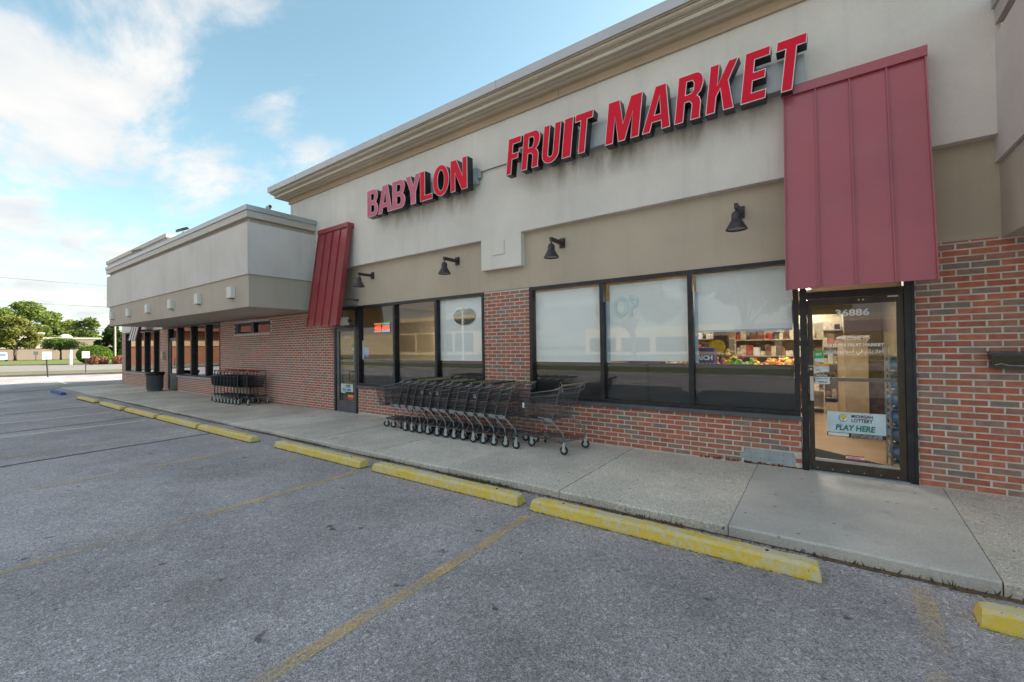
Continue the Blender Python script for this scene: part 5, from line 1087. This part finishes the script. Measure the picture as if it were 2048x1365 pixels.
for a in (-.8, 1.0):
    for b in (-.9, .9): MB().lathe([(0, -.1), (.33, -.1), (.33, .1), (0, .1)], (a, b, .33), 12, 'Y').build('wheel', 'rubber', t_, local=True)
# overhead wires
for z, y_, lab in ((5.35, 0, 'upper of the close pair of overhead wires above the far lawn'), (5.05, 0, 'lower of the close pair of overhead wires above the far lawn'), (12.4, 0, 'faint single overhead wire high above the trees'), (8.9, 0, 'thin sloping overhead wire above the far trees')):
    tag(MB().tube([(-96, -60, z+.8), (-95.5, -25, z+.1), (-95, 13.14, z), (-80, 50, z+.2)], .028 if z < 6 else .018, 4).build('overhead_wire', 'post_dark'), lab, 'wire')

# ------------------------------------------------------------------ what the glass reflects (south of the lot)
ob = thing('opposite_building', 'tan shop building across the street, mirrored in the left windows', 'building', (-70, -64, -.1))
MB().box(-84, -55, -72, -62, -.1, 8.4).build('wall', 'far_tan', ob); MB().box(-130, -84.1, -76, -66, -.1, 5.2).build('wing', 'far_tan', ob); MB().box(-84.2, -54.8, -61.9, -61.6, 5.2, 7.6).build('sign_band', 'lamp_bronze', ob)
for x in range(-82, -58, 6): MB().box(x, x+5.2, -61.95, -61.85, .6, 4.6).build('window', 'glass_dark', ob)
ob2 = thing('opposite_building', 'low tan building across the street, mirrored in the large door', 'building', (0, -66, -.1)); MB().box(-35, 40, -76, -66, -.1, 4.6).build('wall', 'far_tan', ob2); MB().box(-10, 12, -65.9, -65.6, 3.0, 4.4).build('sign_band', 'box_purple', ob2)
for x in range(-34, 36, 6): MB().box(x, x+5, -65.95, -65.85, .4, 2.8).build('window', 'glass_dark', ob2)
lb = thing('orange_brick_building', 'sunlit brick building mirrored in the far dark windows', 'building', (-66, -16, -.1)); MB().box(-74, -62, -30, -6, -.1, 3.9).build('wall', 'far_brick', lb); MB().box(-61.99, -61.9, -30, -6, 2.1, 2.7).build('band', 'cream_band', lb); MB().box(-75, -61, -31, -5, 3.9, 5.4).build('roof', 'roof_red', lb)
ri = 0
for x, y, h, w in ((-36, -46, 9.5, 9), (-17, -41, 12, 10), (-6, -43, 14, 12), (7, -41, 12, 11), (19, -43, 13, 12), (-110, -50, 11, 9), (-1, -28, 9, 7)):
    tree('leafy tree across the street mirrored in the glass, ' + ['behind the left windows', 'behind the pier', 'by the wide windows', 'by the large door', 'east of the door', 'far west one', 'small near one'][ri], x, y, h, w, 'leaf_mid' if ri % 2 else 'leaf_dark', 4500, .3, .28, 60+ri, .3, 16, 'roadside trees across the street'); ri += 1
t_ = thing('utility_pole', 'wooden utility pole by the street, mirrored in the windows', 'pole', (-45, -39.5, -.1)); MB().tube([(0, 0, 0), (0, 0, 12)], [.2, .14], 8).build('pole', 'bark', t_, local=True); MB().box(-1.2, 1.2, -.07, .07, 10.8, 10.95).build('crossarm', 'bark', t_, local=True)
t_ = thing('pole_sign', 'shop sign on a tall pale pole by the street, mirrored in the oval window', 'sign', (-32.9, -30, 0)); MB().tube([(0, 0, 0), (0, 0, 6.0)], .09, 8).build('pole', 'white_paint', t_, local=True); MB().box(-.9, .9, -.12, .12, 5.85, 6.1).build('sign_panel', 'sign_face', t_, local=True)
